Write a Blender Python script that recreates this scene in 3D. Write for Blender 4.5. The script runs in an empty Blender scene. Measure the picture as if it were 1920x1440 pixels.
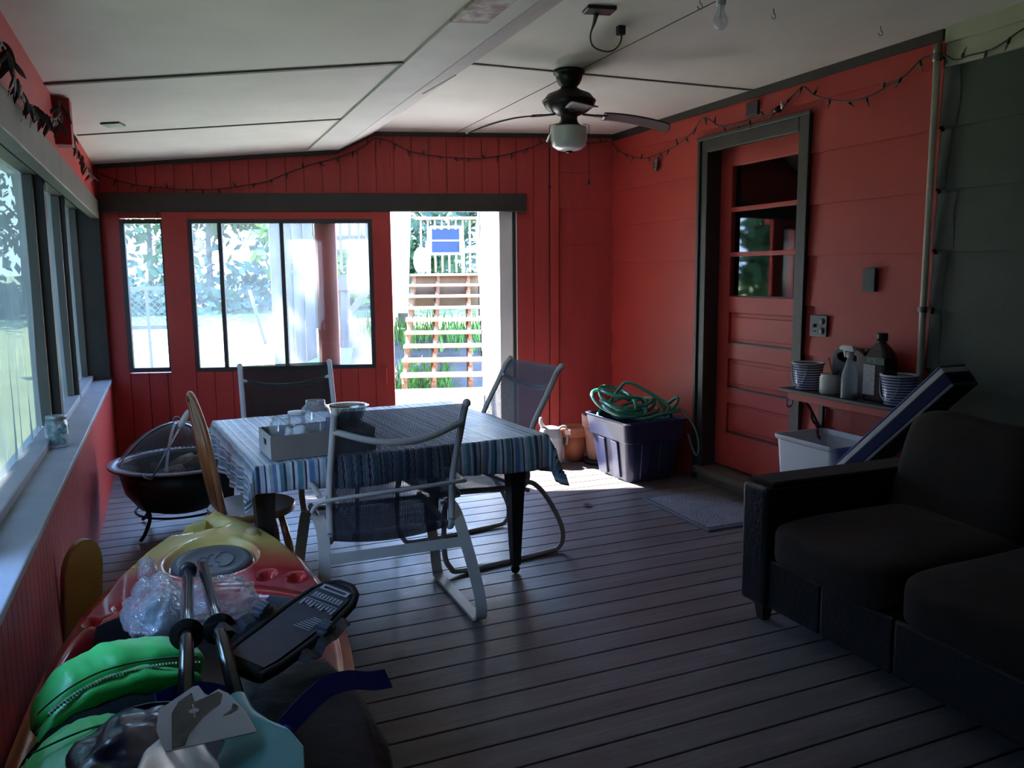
import bpy, math, random
from mathutils import Vector, Matrix, noise
PI = math.pi
rng = random.Random(11)
SC = bpy.context.scene
COL = SC.collection
V = Vector
def rad(a): return a * PI / 180
def lerp(a, b, t): return a + (b - a) * t
def interp(tab, x):
    if x <= tab[0][0]: return tab[0][1]
    for (x0, y0), (x1, y1) in zip(tab, tab[1:]):
        if x <= x1:
            t = (x - x0) / (x1 - x0)
            return y0 + (y1 - y0) * t
    return tab[-1][1]
def smooth(a, b, x):
    t = max(0.0, min(1.0, (x - a) / (b - a)))
    return t * t * (3 - 2 * t)
def nz(x, y, z): return noise.noise(V((x, y, z)))
def spline(pts, k=6):
    """Catmull-Rom through the points."""
    P = [V(p) for p in pts]
    out = []
    for i in range(len(P) - 1):
        p0 = P[max(i - 1, 0)]; p1 = P[i]; p2 = P[i + 1]; p3 = P[min(i + 2, len(P) - 1)]
        for j in range(k):
            t = j / k
            out.append(0.5 * ((2 * p1) + (p2 - p0) * t + (2 * p0 - 5 * p1 + 4 * p2 - p3) * t * t + (3 * p1 - p0 - 3 * p2 + p3) * t ** 3))
    out.append(P[-1].copy())
    return out

# ---------------------------------------------------------------- materials
def lin(c):
    return tuple(((x / 12.92) if x <= 0.04045 else ((x + 0.055) / 1.055) ** 2.4) for x in [v / 255 for v in c])
def rgb(*c): return lin(c) + (1,)
class NT:
    def __init__(s, name):
        s.m = bpy.data.materials.new(name); s.m.use_nodes = True
        s.t = s.m.node_tree; s.t.nodes.clear()
        s.out = s.n('ShaderNodeOutputMaterial')
    def n(s, typ, **kw):
        x = s.t.nodes.new(typ)
        for k, v in kw.items():
            if k in x.inputs: x.inputs[k].default_value = v
            else: setattr(x, k, v)
        return x
    def l(s, a, b): s.t.links.new(a, b)
    def coord(s, scale=(1, 1, 1), kind='Object'):
        tc = s.n('ShaderNodeTexCoord'); mp = s.n('ShaderNodeMapping')
        mp.inputs['Scale'].default_value = scale
        s.l(tc.outputs[kind], mp.inputs[0]); return mp.outputs[0]
    def math(s, op, a, b=None):
        x = s.n('ShaderNodeMath', operation=op)
        for i, q in enumerate((a, b)):
            if q is None: continue
            if isinstance(q, (int, float)): x.inputs[i].default_value = q
            else: s.l(q, x.inputs[i])
        return x.outputs[0]
    def mix(s, f, a, b):
        x = s.n('ShaderNodeMix', data_type='RGBA')
        for q, i in ((f, 0), (a, 6), (b, 7)):
            if hasattr(q, 'links') or hasattr(q, 'is_linked'): s.l(q, x.inputs[i])
            else: x.inputs[i].default_value = q
        return x.outputs[2]
    def ramp(s, f, stops, const=False):
        x = s.n('ShaderNodeValToRGB'); r = x.color_ramp
        if const: r.interpolation = 'CONSTANT'
        while len(r.elements) < len(stops): r.elements.new(0.5)
        for e, (p, c) in zip(r.elements, stops): e.position = p; e.color = c
        s.l(f, x.inputs[0]); return x.outputs[0]
    def done(s, sh): s.l(sh, s.out.inputs[0]); return s.m
def mat(name, c, c2=None, rough=0.6, metal=0.0, spec=0.5, scale=6, stretch=(1, 1, 1), bump=0.0, bscale=60, detail=4, lo=.35, hi=.65, coat=0.0, sheen=0.0):
    t = NT(name); b = t.n('ShaderNodeBsdfPrincipled')
    b.inputs['Roughness'].default_value = rough; b.inputs['Metallic'].default_value = metal
    b.inputs['Specular IOR Level'].default_value = spec; b.inputs['Coat Weight'].default_value = coat
    b.inputs['Sheen Weight'].default_value = sheen
    if c2 is None: c2 = tuple(min(1, x * 0.82) for x in c[:3]) + (1,)
    co = t.coord(stretch)
    n = t.n('ShaderNodeTexNoise', Scale=scale, Detail=detail); t.l(co, n.inputs['Vector'])
    t.l(t.ramp(n.outputs[0], [(lo, c), (hi, c2)]), b.inputs['Base Color'])
    if bump:
        n2 = t.n('ShaderNodeTexNoise', Scale=bscale, Detail=3); t.l(co, n2.inputs['Vector'])
        bp = t.n('ShaderNodeBump', Strength=bump, Distance=0.01); t.l(n2.outputs[0], bp.inputs['Height'])
        t.l(bp.outputs[0], b.inputs['Normal'])
    return t.done(b.outputs[0])
def glass(name, tint=(.93, .97, .97, 1), refl=.5, haze=0.0, hazec=(.8, .85, .88, 1), bump=0, bscale=20, trl=0.0):
    """thin clear sheet: lets light straight through, reflects at grazing angles; haze adds scattering film."""
    t = NT(name)
    tr = t.n('ShaderNodeBsdfTransparent', Color=tint); gl = t.n('ShaderNodeBsdfGlossy', Roughness=.03)
    fr = t.n('ShaderNodeLayerWeight', Blend=.5)
    if bump:
        co = t.coord((1, 1, 1)); n2 = t.n('ShaderNodeTexNoise', Scale=bscale, Detail=4); t.l(co, n2.inputs['Vector'])
        bp = t.n('ShaderNodeBump', Strength=bump, Distance=0.02); t.l(n2.outputs[0], bp.inputs['Height'])
        t.l(bp.outputs[0], gl.inputs['Normal']); t.l(bp.outputs[0], fr.inputs['Normal'])
    f = t.math('MINIMUM', t.math('ADD', t.math('MULTIPLY', t.math('POWER', fr.outputs[1], 3.5), refl * .75), .05 * refl), .9)
    mx = t.n('ShaderNodeMixShader'); t.l(f, mx.inputs[0]); t.l(tr.outputs[0], mx.inputs[1]); t.l(gl.outputs[0], mx.inputs[2])
    sh = mx.outputs[0]
    if haze:
        d = t.n('ShaderNodeBsdfDiffuse', Color=hazec); tl = t.n('ShaderNodeBsdfTranslucent', Color=hazec)
        m1 = t.n('ShaderNodeMixShader'); m1.inputs[0].default_value = trl
        t.l(d.outputs[0], m1.inputs[1]); t.l(tl.outputs[0], m1.inputs[2])
        m2 = t.n('ShaderNodeMixShader')
        co = t.coord((1, 1, 1)); n3 = t.n('ShaderNodeTexNoise', Scale=2.2, Detail=5); t.l(co, n3.inputs['Vector'])
        hz = t.ramp(n3.outputs[0], [(.3, (haze * .6,) * 3 + (1,)), (.7, (min(1, haze * 1.25),) * 3 + (1,))])
        t.l(hz, m2.inputs[0]); t.l(sh, m2.inputs[1]); t.l(m1.outputs[0], m2.inputs[2]); sh = m2.outputs[0]
    return t.done(sh)

# ---------------------------------------------------------------- mesh builder
class MB:
    def __init__(s): s.v = []; s.f = []; s.sm = []; s.mi = []; s.m = 0; s.uv = {}
    def add(s, vs, fs, sm=False):
        o = len(s.v); s.v += [V(p) for p in vs]
        for f in fs: s.f.append([i + o for i in f]); s.sm.append(sm); s.mi.append(s.m)
        return s
    def ob(s, c, ax, ay, az):
        c, ax, ay, az = V(c), V(ax), V(ay), V(az)
        vs = [c + ax * i + ay * j + az * k for k in (-1, 1) for j in (-1, 1) for i in (-1, 1)]
        fs = [(0, 2, 3, 1), (4, 5, 7, 6), (0, 1, 5, 4), (2, 6, 7, 3), (0, 4, 6, 2), (1, 3, 7, 5)]
        if ax.cross(ay).dot(az) < 0: fs = [f[::-1] for f in fs]
        return s.add(vs, fs)
    def box(s, x0, x1, y0, y1, z0, z1):
        return s.ob(((x0 + x1) / 2, (y0 + y1) / 2, (z0 + z1) / 2), ((x1 - x0) / 2, 0, 0), (0, (y1 - y0) / 2, 0), (0, 0, (z1 - z0) / 2))
    def bar(s, a, b, w, h, up=(0, 0, 1)):
        a, b = V(a), V(b); d = (b - a); l = d.length; d.normalize()
        sd = d.cross(V(up))
        if sd.length < 1e-5: sd = d.cross(V((0, 1, 0)))
        sd.normalize(); u = sd.cross(d)
        return s.ob((a + b) / 2, d * l / 2, sd * w / 2, u * h / 2)
    def tube(s, pts, r, n=8, closed=False, caps=True, flat=1.0, up=None):
        P = [V(p) for p in pts]; m = len(P)
        T = []
        for i in range(m):
            a = P[(i - 1) % m] if (closed or i > 0) else P[i]
            b = P[(i + 1) % m] if (closed or i < m - 1) else P[i]
            t = (b - a); T.append(t.normalized() if t.length > 1e-9 else V((0, 0, 1)))
        u = V(up) if up else (V((0, 0, 1)) if abs(T[0].z) < .9 else V((1, 0, 0)))
        vs = []
        for i in range(m):
            u = (u - T[i] * u.dot(T[i]))
            if u.length < 1e-6: u = T[i].orthogonal()
            u.normalize(); w = T[i].cross(u)
            rr = r[i] if isinstance(r, (list, tuple)) else r
            for j in range(n):
                a = 2 * PI * j / n
                vs.append(P[i] + (w * math.cos(a) + u * math.sin(a) * flat) * rr)
        fs = []
        for i in range(m if closed else m - 1):
            i2 = (i + 1) % m
            for j in range(n):
                j2 = (j + 1) % n
                fs.append((i * n + j, i * n + j2, i2 * n + j2, i2 * n + j))
        s.add(vs, fs, True)
        if caps and not closed:
            s.add([], [])
            o = len(s.v) - m * n
            s.f.append([o + j for j in range(n)][::-1]); s.sm.append(False); s.mi.append(s.m)
            s.f.append([o + (m - 1) * n + j for j in range(n)]); s.sm.append(False); s.mi.append(s.m)
        return s
    def strap(s, pts, w, t, side):
        """flat bar: width w along the fixed direction side, thickness t."""
        P = [V(p) for p in pts]; sd = V(side).normalized(); vs = []; m = len(P)
        for i in range(m):
            tg = (P[min(i + 1, m - 1)] - P[max(i - 1, 0)]).normalized()
            nn = tg.cross(sd).normalized()
            for a, b in ((-1, -1), (1, -1), (1, 1), (-1, 1)):
                vs.append(P[i] + sd * a * w / 2 + nn * b * t / 2)
        fs = []
        for i in range(m - 1):
            for j in range(4):
                j2 = (j + 1) % 4
                fs.append((i * 4 + j, i * 4 + j2, i * 4 + 4 + j2, i * 4 + 4 + j))
        fs += [(3, 2, 1, 0), tuple((m - 1) * 4 + j for j in range(4))]
        return s.add(vs, fs)
    def lathe(s, prof, n=24, c=(0, 0, 0), M=None, sm=True):
        vs = []; c = V(c)
        for r, z in prof:
            for j in range(n):
                a = 2 * PI * j / n; p = V((r * math.cos(a), r * math.sin(a), z))
                vs.append((M @ p if M else p) + c)
        fs = []
        for i in range(len(prof) - 1):
            for j in range(n):
                j2 = (j + 1) % n
                fs.append((i * n + j, i * n + j2, i * n + n + j2, i * n + n + j))
        return s.add(vs, fs, sm)
    def disc(s, c, r, n=24, M=None, ry=None):
        c = V(c); vs = []
        for j in range(n):
            a = 2 * PI * j / n; p = V((r * math.cos(a), (ry or r) * math.sin(a), 0)); vs.append((M @ p if M else p) + c)
        return s.add(vs, [tuple(range(n))])
    def prism(s, poly, off, h):
        """extrude a planar polygon (3-D points) by the vector h."""
        P = [V(p) + V(off) for p in poly]; n = len(P); h = V(h)
        vs = P + [p + h for p in P]
        fs = [tuple(range(n))[::-1], tuple(range(n, 2 * n))] + [(i, (i + 1) % n, n + (i + 1) % n, n + i) for i in range(n)]
        nrm = V((0, 0, 0))
        for i in range(n): nrm += P[i].cross(P[(i + 1) % n])
        if nrm.dot(h) < 0: fs = [f[::-1] for f in fs]
        return s.add(vs, fs)
    def surf(s, fn, nu, nv, cu=False, cv=False, sm=True, flip=False, uvs=None):
        if uvs:
            o = len(s.v)
            for j in range(nv):
                for i in range(nu): s.uv[o + j * nu + i] = (uvs[0] * i / (nu - 1), uvs[1] * j / (nv - 1))
        vs = [fn(i / (nu if cu else nu - 1), j / (nv if cv else nv - 1)) for j in range(nv) for i in range(nu)]
        fs = []
        for j in range(nv if cv else nv - 1):
            for i in range(nu if cu else nu - 1):
                i2, j2 = (i + 1) % nu, (j + 1) % nv
                f = (j * nu + i, j * nu + i2, j2 * nu + i2, j2 * nu + i)
                fs.append(f[::-1] if flip else f)
        return s.add(vs, fs, sm)
    def ball(s, c, rx, ry=None, rz=None, n=12, m=8, M=None, amp=0, fr=5, p=1.0):
        ry = ry or rx; rz = rz or rx; c = V(c); sd = rng.random() * 50
        def sg(x): return math.copysign(abs(x) ** p, x)
        def fn(u, v):
            a = 2 * PI * u; b = PI * (v - .5)
            q = V((rx * sg(math.cos(b)) * sg(math.cos(a)), ry * sg(math.cos(b)) * sg(math.sin(a)), rz * sg(math.sin(b))))
            if amp: q *= 1 + amp * nz(q.x * fr + sd, q.y * fr, q.z * fr)
            return (M @ q if M else q) + c
        return s.surf(fn, n, m, cu=True)
    def xf(s, M, start=0):
        for i in range(start, len(s.v)): s.v[i] = M @ s.v[i]
        return s
    def build(s, name, m, parent=None, w=False, bevel=0, seg=2, sub=0, solid=0):
        """link as one mesh object; w=True means the vertices are in world space and are moved into the parent's space."""
        vs = s.v
        if w and parent is not None:
            Mi = WM[parent.name].inverted(); vs = [Mi @ p for p in vs]
        me = bpy.data.meshes.new(name); me.from_pydata([tuple(p) for p in vs], [], s.f)
        me.polygons.foreach_set('use_smooth', s.sm)
        for q in (m if isinstance(m, (list, tuple)) else [m]): me.materials.append(q)
        me.polygons.foreach_set('material_index', s.mi)
        if s.uv:
            lay = me.uv_layers.new(name='UVMap')
            for lp in me.loops: lay.data[lp.index].uv = s.uv.get(lp.vertex_index, (0, 0))
        me.validate(); me.update()
        o = bpy.data.objects.new(name, me); COL.objects.link(o)
        if parent is not None:
            o.parent = parent; WM[o.name] = WM[parent.name].copy()
        else: WM[o.name] = Matrix.Identity(4)
        if solid:
            q = o.modifiers.new('Solid', 'SOLIDIFY'); q.thickness = solid; q.offset = 0
        if bevel:
            q = o.modifiers.new('Bevel', 'BEVEL'); q.width = bevel; q.segments = seg; q.limit_method = 'ANGLE'; q.angle_limit = rad(35)
        if sub:
            q = o.modifiers.new('Sub', 'SUBSURF'); q.levels = sub; q.render_levels = sub
        return o
WM = {}
def tag(o, label, cat, group=None, kind=None):
    o['label'] = label; o['category'] = cat
    if group: o['group'] = group
    if kind: o['kind'] = kind
    return o
def thing(name, label, cat, loc=(0, 0, 0), rz=0, group=None):
    o = bpy.data.objects.new(name, None); COL.objects.link(o); o.empty_display_size = .05
    o.location = loc; o.rotation_euler = (0, 0, rz)
    WM[o.name] = Matrix.Translation(V(loc)) @ Matrix.Rotation(rz, 4, 'Z')
    return tag(o, label, cat, group)
def struct(mb, name, m, label=None, cat=None, parent=None, **k):
    o = mb.build(name, m, parent, **k)
    if parent is None:
        o['kind'] = 'structure'; o['label'] = label; o['category'] = cat
    return o
def sthing(name, label, cat):
    o = thing(name, label, cat); o['kind'] = 'structure'; return o
def dup(root, loc, rz=None, label=None):
    r = root.copy(); COL.objects.link(r); r.location = loc
    if rz is not None: r.rotation_euler = (0, 0, rz)
    if label: r['label'] = label
    WM[r.name] = Matrix.Translation(V(loc)) @ Matrix.Rotation(r.rotation_euler.z, 4, 'Z')
    for ch in list(root.children):
        c = ch.copy(); COL.objects.link(c); c.parent = r
        for g in list(ch.children):
            d = g.copy(); COL.objects.link(d); d.parent = c
    return r

# ---------------------------------------------------------------- the place's three frames
XR = 3.562                                   # house wall (right) plane
Q0 = V((XR, 6.345, 0)); A_B = rad(-15.33)    # back wall runs off square from the house corner
D = V((math.cos(A_B), math.sin(A_B), 0)); N = V((-math.sin(A_B), math.cos(A_B), 0))
def BW(s, n, z): return Q0 + D * s + N * n + V((0, 0, z))      # s along wall (negative to the left), n outwards
PL = V((-.473, 7.45, 0)); EL = V((.0075, -1, 0)).normalized(); NL = V((1, .0075, 0)).normalized()
def LW(t, w, z): return PL + EL * t + NL * w + V((0, 0, z))    # t from the back corner towards the near end, w into the room
def bbox(mb, s0, s1, n0, n1, z0, z1):
    return mb.ob(BW((s0 + s1) / 2, (n0 + n1) / 2, (z0 + z1) / 2), D * (s1 - s0) / 2, N * (n1 - n0) / 2, V((0, 0, (z1 - z0) / 2)))
def lbox(mb, t0, t1, w0, w1, z0, z1):
    return mb.ob(LW((t0 + t1) / 2, (w0 + w1) / 2, (z0 + z1) / 2), EL * (t1 - t0) / 2, NL * (w1 - w0) / 2, V((0, 0, (z1 - z0) / 2)))
def rbox(mb, d0, d1, y0, y1, z0, z1):        # d = distance out of the house wall into the porch
    return mb.box(XR - d1, XR - d0, y0, y1, z0, z1)
Y0 = -2.4                                    # near end of the porch, behind the photographer
SKY, SUN, EXPO = 20, 66, -0.22
# ---------------------------------------------------------------- materials of the place
M_red = mat('red_wall_paint', (.48, .044, .034, 1), (.42, .038, .030, 1), rough=.55, scale=3, bump=.12, bscale=40)
M_redfloorwall = mat('red_board_paint', (.46, .040, .036, 1), (.39, .034, .030, 1), rough=.55, scale=4, stretch=(3, 3, .4), bump=.15, bscale=60)
M_brown = mat('dark_brown_trim_paint', (.036, .029, .024, 1), (.028, .023, .019, 1), rough=.5, scale=8, bump=.08)
M_graytrim = mat('grey_trim_paint', (.135, .12, .10, 1), (.108, .096, .08, 1), rough=.5, scale=6, stretch=(1, 1, .3), bump=.1)
M_sill = mat('grey_blue_sill_paint', (.36, .38, .42, 1), (.31, .33, .37, 1), rough=.45, scale=7, bump=.08)
M_ceil = mat('off_white_ceiling_paint', (.70, .675, .61, 1), (.64, .615, .555, 1), rough=.75, scale=2.5, bump=.05, bscale=90)
M_batten = mat('dark_ceiling_seam', (.10, .085, .075, 1), (.16, .13, .11, 1), rough=.7, scale=20)
M_graysiding = mat('grey_green_siding_paint', (.056, .075, .054, 1), (.042, .058, .042, 1), rough=.6, scale=3, bump=.12, bscale=50)
M_bare = mat('bare_grey_primer', (.125, .14, .12, 1), (.10, .115, .10, 1), rough=.7, scale=14)
M_cream = mat('cream_frieze_paint', (.50, .52, .36, 1), (.43, .45, .31, 1), rough=.6, scale=4)
M_dark = mat('dark_void', (.01, .01, .01, 1), rough=.9)  # near-black colour stands in for unlit depth
M_black = mat('black_plastic', (.012, .012, .014, 1), (.018, .018, .02, 1), rough=.4)
M_blackmetal = mat('black_metal', (.015, .013, .013, 1), (.03, .026, .024, 1), rough=.45, metal=.4, scale=20)
M_chrome = mat('bright_steel', (.75, .77, .8, 1), (.65, .67, .7, 1), rough=.18, metal=1)
M_frame = mat('pale_grey_chair_frame', (.58, .56, .51, 1), (.52, .50, .46, 1), rough=.38, scale=10)
M_white = mat('white_paint', (.78, .78, .76, 1), (.70, .70, .69, 1), rough=.5, scale=4)
M_whiteplastic = mat('white_plastic', (.72, .75, .82, 1), (.66, .69, .77, 1), rough=.4, scale=3)
M_pane = glass('hazy_window_pane', tint=(.86, .90, .94, 1), haze=.16, trl=.55)
M_film = glass('cloudy_plastic_film', tint=(.14, .152, .145, 1), refl=.2, haze=.52, hazec=(.20, .212, .204, 1), bump=.25, bscale=7, trl=.6)
M_screen = glass('insect_screen', tint=(.72, .72, .72, 1), refl=.05)
M_clear = glass('hazed_jar_glass', tint=(.95, .98, 1, 1), refl=1.4, haze=.11, hazec=(.85, .92, 1, 1), trl=.5)  # haze whitens the jars, a painted stand-in for caught light
M_doorglass = glass('dark_door_glass', tint=(.75, .78, .8, 1), refl=1.0)
M_bag = glass('crinkled_clear_plastic', tint=(.93, .95, .97, 1), refl=1.5, haze=.24, hazec=(.75, .8, .88, 1), bump=1.0, bscale=28, trl=.3)
def floor_material():
    t = NT('worn_brown_deck_boards'); b = t.n('ShaderNodeBsdfPrincipled')
    tc = t.n('ShaderNodeTexCoord'); mp = t.n('ShaderNodeMapping'); mp.inputs['Rotation'].default_value = (0, 0, -rad(1.517))
    t.l(tc.outputs['Object'], mp.inputs[0])
    m2 = t.n('ShaderNodeMapping'); m2.inputs['Scale'].default_value = (1.6, 34, 1); t.l(mp.outputs[0], m2.inputs[0])
    g = t.n('ShaderNodeTexNoise', Scale=1.6, Detail=7, Roughness=.62); t.l(m2.outputs[0], g.inputs['Vector'])
    base = t.ramp(g.outputs[0], [(.28, (.104, .093, .094, 1)), (.5, (.138, .124, .124, 1)), (.72, (.185, .168, .166, 1))])
    m3 = t.n('ShaderNodeMapping'); m3.inputs['Scale'].default_value = (.25, 6.92, 1); t.l(mp.outputs[0], m3.inputs[0])
    br = t.n('ShaderNodeTexNoise', Scale=1.0, Detail=1); t.l(m3.outputs[0], br.inputs['Vector'])
    tint = t.ramp(br.outputs[0], [(.3, (.74, .72, .72, 1)), (.7, (1.2, 1.12, 1.08, 1))])
    mul = t.n('ShaderNodeMix', data_type='RGBA', blend_type='MULTIPLY'); mul.inputs[0].default_value = 1
    t.l(base, mul.inputs[6]); t.l(tint, mul.inputs[7])
    w = t.n('ShaderNodeTexNoise', Scale=2.2, Detail=6, Roughness=.7); t.l(mp.outputs[0], w.inputs['Vector'])
    wear = t.ramp(w.outputs[0], [(.56, (0, 0, 0, 1)), (.72, (.55, .55, .55, 1))])
    col = t.mix(wear, mul.outputs[2], (.235, .23, .25, 1))
    t.l(col, b.inputs['Base Color'])
    t.l(t.ramp(w.outputs[0], [(.3, (.34,) * 3 + (1,)), (.7, (.52,) * 3 + (1,))]), b.inputs['Roughness'])
    b.inputs['Specular IOR Level'].default_value = .6
    bp = t.n('ShaderNodeBump', Strength=.3, Distance=.004); t.l(g.outputs[0], bp.inputs['Height']); t.l(bp.outputs[0], b.inputs['Normal'])
    return t.done(b.outputs[0])
M_floor = floor_material()
def sling_material(name, c, open_=.4, pitch=.0062, emis=0):
    """woven mesh: round-ish threads with square holes between them, in object space."""
    t = NT(name); b = t.n('ShaderNodeBsdfPrincipled', Roughness=.6); b.inputs['Base Color'].default_value = c
    tc = t.n('ShaderNodeTexCoord'); sp = t.n('ShaderNodeSeparateXYZ'); t.l(tc.outputs['UV'], sp.inputs[0])
    fx = t.math('FRACT', t.math('MULTIPLY', sp.outputs[0], 1 / pitch)); fy = t.math('FRACT', t.math('MULTIPLY', sp.outputs[1], 1 / (pitch * .8)))
    hx = t.math('LESS_THAN', fx, open_); hy = t.math('LESS_THAN', fy, .78)
    hole = t.math('MULTIPLY', hx, hy)
    tr = t.n('ShaderNodeBsdfTransparent'); mx = t.n('ShaderNodeMixShader')
    t.l(hole, mx.inputs[0]); t.l(b.outputs[0], mx.inputs[1]); t.l(tr.outputs[0], mx.inputs[2])
    return t.done(mx.outputs[0])
M_sling = sling_material('navy_woven_sling', (.022, .027, .042, 1), .24)
M_slingd = sling_material('dense_navy_sling', (.040, .048, .085, 1), .12)
M_slinggreen = sling_material('dark_green_woven_sling', (.010, .018, .020, 1), .10)
# ================================================================ THE SETTING
def clip(poly, nx, ny, d):
    out = []
    for i in range(len(poly)):
        a, b = poly[i], poly[(i + 1) % len(poly)]
        da = nx * a[0] + ny * a[1] - d; db = nx * b[0] + ny * b[1] - d
        if da <= 0: out.append(a)
        if (da < 0 < db) or (db < 0 < da):
            t = da / (da - db); out.append((a[0] + (b[0] - a[0]) * t, a[1] + (b[1] - a[1]) * t))
    return out
def room_clip(poly, back=.11):
    poly = clip(poly, 1, 0, XR + .02)
    poly = clip(poly, N.x, N.y, N.dot(Q0) + back)
    return clip(poly, -NL.x, -NL.y, -NL.dot(PL) + .05)
fl = MB(); th = rad(1.517); fu = (math.cos(th), math.sin(th)); fv = (-math.sin(th), math.cos(th))
for k in range(-28, 46):
    v1 = 3.627 - .1445 * k - .004; v0 = v1 - .1365
    P = [(fu[0] * u + fv[0] * v, fu[1] * u + fv[1] * v) for u, v in ((-2, v0), (6, v0), (6, v1), (-2, v1))]
    P = room_clip(clip(P, 0, -1, -Y0))
    if len(P) > 2: fl.prism([(x, y, -.028) for x, y in P], (0, 0, 0), (0, 0, .028))
fl.m = 1
P = room_clip(clip([(-2, -3), (5, -3), (5, 9), (-2, 9)], 0, -1, -Y0 + .05), .1)
fl.prism([(x, y, -.09) for x, y in P], (0, 0, 0), (0, 0, .055))
struct(fl, 'floor', [M_floor, M_dark], 'worn grey brown deck board floor with dark gaps', 'floor', bevel=.002, seg=1)

# ---- ceiling: sloped left part, sloped step, flat right part
CPROF = [(-1.15, 2.352), (1.33, 2.529), (1.62, 2.675), (3.70, 2.675)]  # left end overhangs as an unseen eave, sized to block sun
ce = MB()
for (xa, za), (xb, zb) in zip(CPROF, CPROF[1:]):
    ya, yb = [Q0.y + .26 - (Q0.x - x_) * D.y / D.x for x_ in (xa, xb)]     # the roof edge follows the skewed back wall
    ce.prism([(xa, Y0 - .1, za), (xb, Y0 - .1, zb), (xb, yb, zb), (xa, ya, za)], (0, 0, 0), (0, 0, .09))
struct(ce, 'ceiling', M_ceil, 'off white panelled porch ceiling stepping up to the right', 'ceiling')
def ceil_z(x):
    return interp(CPROF, x)
# strip boards that cover the step
def strip_material():
    t = NT('ceiling_strip_paint'); b = t.n('ShaderNodeBsdfPrincipled', Roughness=.7)
    tc = t.n('ShaderNodeTexCoord'); sp = t.n('ShaderNodeSeparateXYZ'); t.l(tc.outputs['Object'], sp.inputs[0])
    n = t.n('ShaderNodeTexNoise', Scale=14, Detail=6, Roughness=.65); t.l(tc.outputs['Object'], n.inputs['Vector'])
    m = t.math('MULTIPLY', t.math('LESS_THAN', sp.outputs[1], 3.245), t.math('LESS_THAN', sp.outputs[0], 1.24))
    peel = t.ramp(n.outputs[0], [(.40, (.28, .19, .18, 1)), (.5, (.42, .33, .33, 1)), (.62, (.60, .58, .57, 1))])
    n2 = t.n('ShaderNodeTexNoise', Scale=3, Detail=3); t.l(tc.outputs['Object'], n2.inputs['Vector'])
    base = t.ramp(n2.outputs[0], [(.4, (.62, .615, .575, 1)), (.65, (.56, .555, .53, 1))])
    t.l(t.mix(m, base, peel), b.inputs['Base Color']); return t.done(b.outputs[0])
M_strip = strip_material()
st = MB(); y1 = 6.85
st.prism([(1.085, Y0, 2.5045), (1.325, Y0, 2.5215), (1.325, y1, 2.5215), (1.085, y1, 2.5045)], (0, 0, -.006), (0, 0, .012))
st.prism([(1.33, Y0, 2.522), (1.60, Y0, 2.657), (1.60, y1, 2.657), (1.33, y1, 2.522)], (0, 0, -.006), (0, 0, .012))
struct(st, 'trim_1', M_strip, 'long pale strip boards covering the ceiling step, paint peeling at near end', 'trim')
def seam(i, a, b, w, lab, t=.008):
    m = MB(); K = 14
    for k in range(K):
        p, q = V(a).to_3d().lerp(V(b).to_3d(), k / K), V(a).to_3d().lerp(V(b).to_3d(), (k + 1) / K)
        p.z = ceil_z(p.x) - .002; q.z = ceil_z(q.x) - .002
        m.bar(p, q, w, t)
    struct(m, 'trim_%d' % i, M_batten, lab, 'trim')
seam(2, (-.47, 4.45), (1.083, 3.955), .028, 'thick dark seam across the left ceiling nearer the camera', .014)
seam(3, (-.47, 5.955), (1.083, 5.485), .018, 'thin dark seam across the left ceiling near the back wall')
seam(4, (1.615, 4.50), (3.55, 4.514), .02, 'dark seam across the right ceiling beside the fan')
seam(5, (2.236, Y0), (2.262, 6.69), .004, 'hairline seam running along the right ceiling through the fan', .003)
m = MB(); m.bar((1.45, 4.88, 2.578), (1.57, 4.63, 2.640), .018, .012)
struct(m, 'trim_6', M_batten, 'short dark gap in the strip board over the step', 'trim')

# ---- back wall
S_L = -4.184
def back_top(s): return ceil_z(BW(s, 0, 0).x) + .03
wb = MB()
def grooved(mb, s0, s1, z0, z1f, base=-.693, pitch=.1452):
    """vertical boards with shadow grooves; z1f gives the top."""
    k = math.floor((s0 - base) / pitch)
    while base + k * pitch < s1:
        a = max(s0, base + k * pitch + .0035); b = min(s1, base + (k + 1) * pitch - .0035); k += 1
        if b - a < .004: continue
        za, zb = z1f(a), z1f(b)
        mid = [a, b]
        for sk in (-2.315, -2.013):           # follow the step of the ceiling
            if a < sk < b: mid.insert(1, sk)
        for p, q in zip(mid, mid[1:]):
            mb.prism([BW(p, 0, z0), BW(q, 0, z0), BW(q, 0, z1f(q)), BW(p, 0, z1f(p))], (0, 0, 0), N * .012)
    mid = [s0] + [k2 for k2 in (-2.315, -2.013) if s0 < k2 < s1] + [s1]
    for p, q in zip(mid, mid[1:]):
        mb.prism([BW(p, .012, z0), BW(q, .012, z0), BW(q, .012, z1f(q)), BW(p, .012, z1f(p))], (0, 0, 0), N * .09)
cst = lambda z: (lambda s: z)
grooved(wb, S_L - .15, -.50, 2.06, back_top)                       # above the track board
grooved(wb, -.84, -.50, 0, cst(2.06))                              # right of the doorway
grooved(wb, S_L - .15, -4.035, 0, cst(2.06)); grooved(wb, -3.685, -3.60, 0, cst(2.06))
grooved(wb, -4.035, -3.685, 0, cst(.735)); grooved(wb, -4.035, -3.685, 1.985, cst(2.06))
grooved(wb, -3.60, -1.95, 0, cst(.66)); grooved(wb, -3.60, -1.95, 1.99, cst(2.06))
struct(wb, 'wall_back', M_redfloorwall, 'red vertical board wall at the far end of the porch', 'wall')
wc = MB()                                                          # lap siding between the trim post and the corner
zc = [-.02 + .2975 * k for k in range(0, 10)]
for z in zc:
    z1 = min(z + .2975, back_top(-.2))
    wc.prism([BW(-.50, -.012, z), BW(-.50, 0, z1 + .002), BW(-.50, .03, z1), BW(-.50, .03, z)], (0, 0, 0), D * .52)
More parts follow.
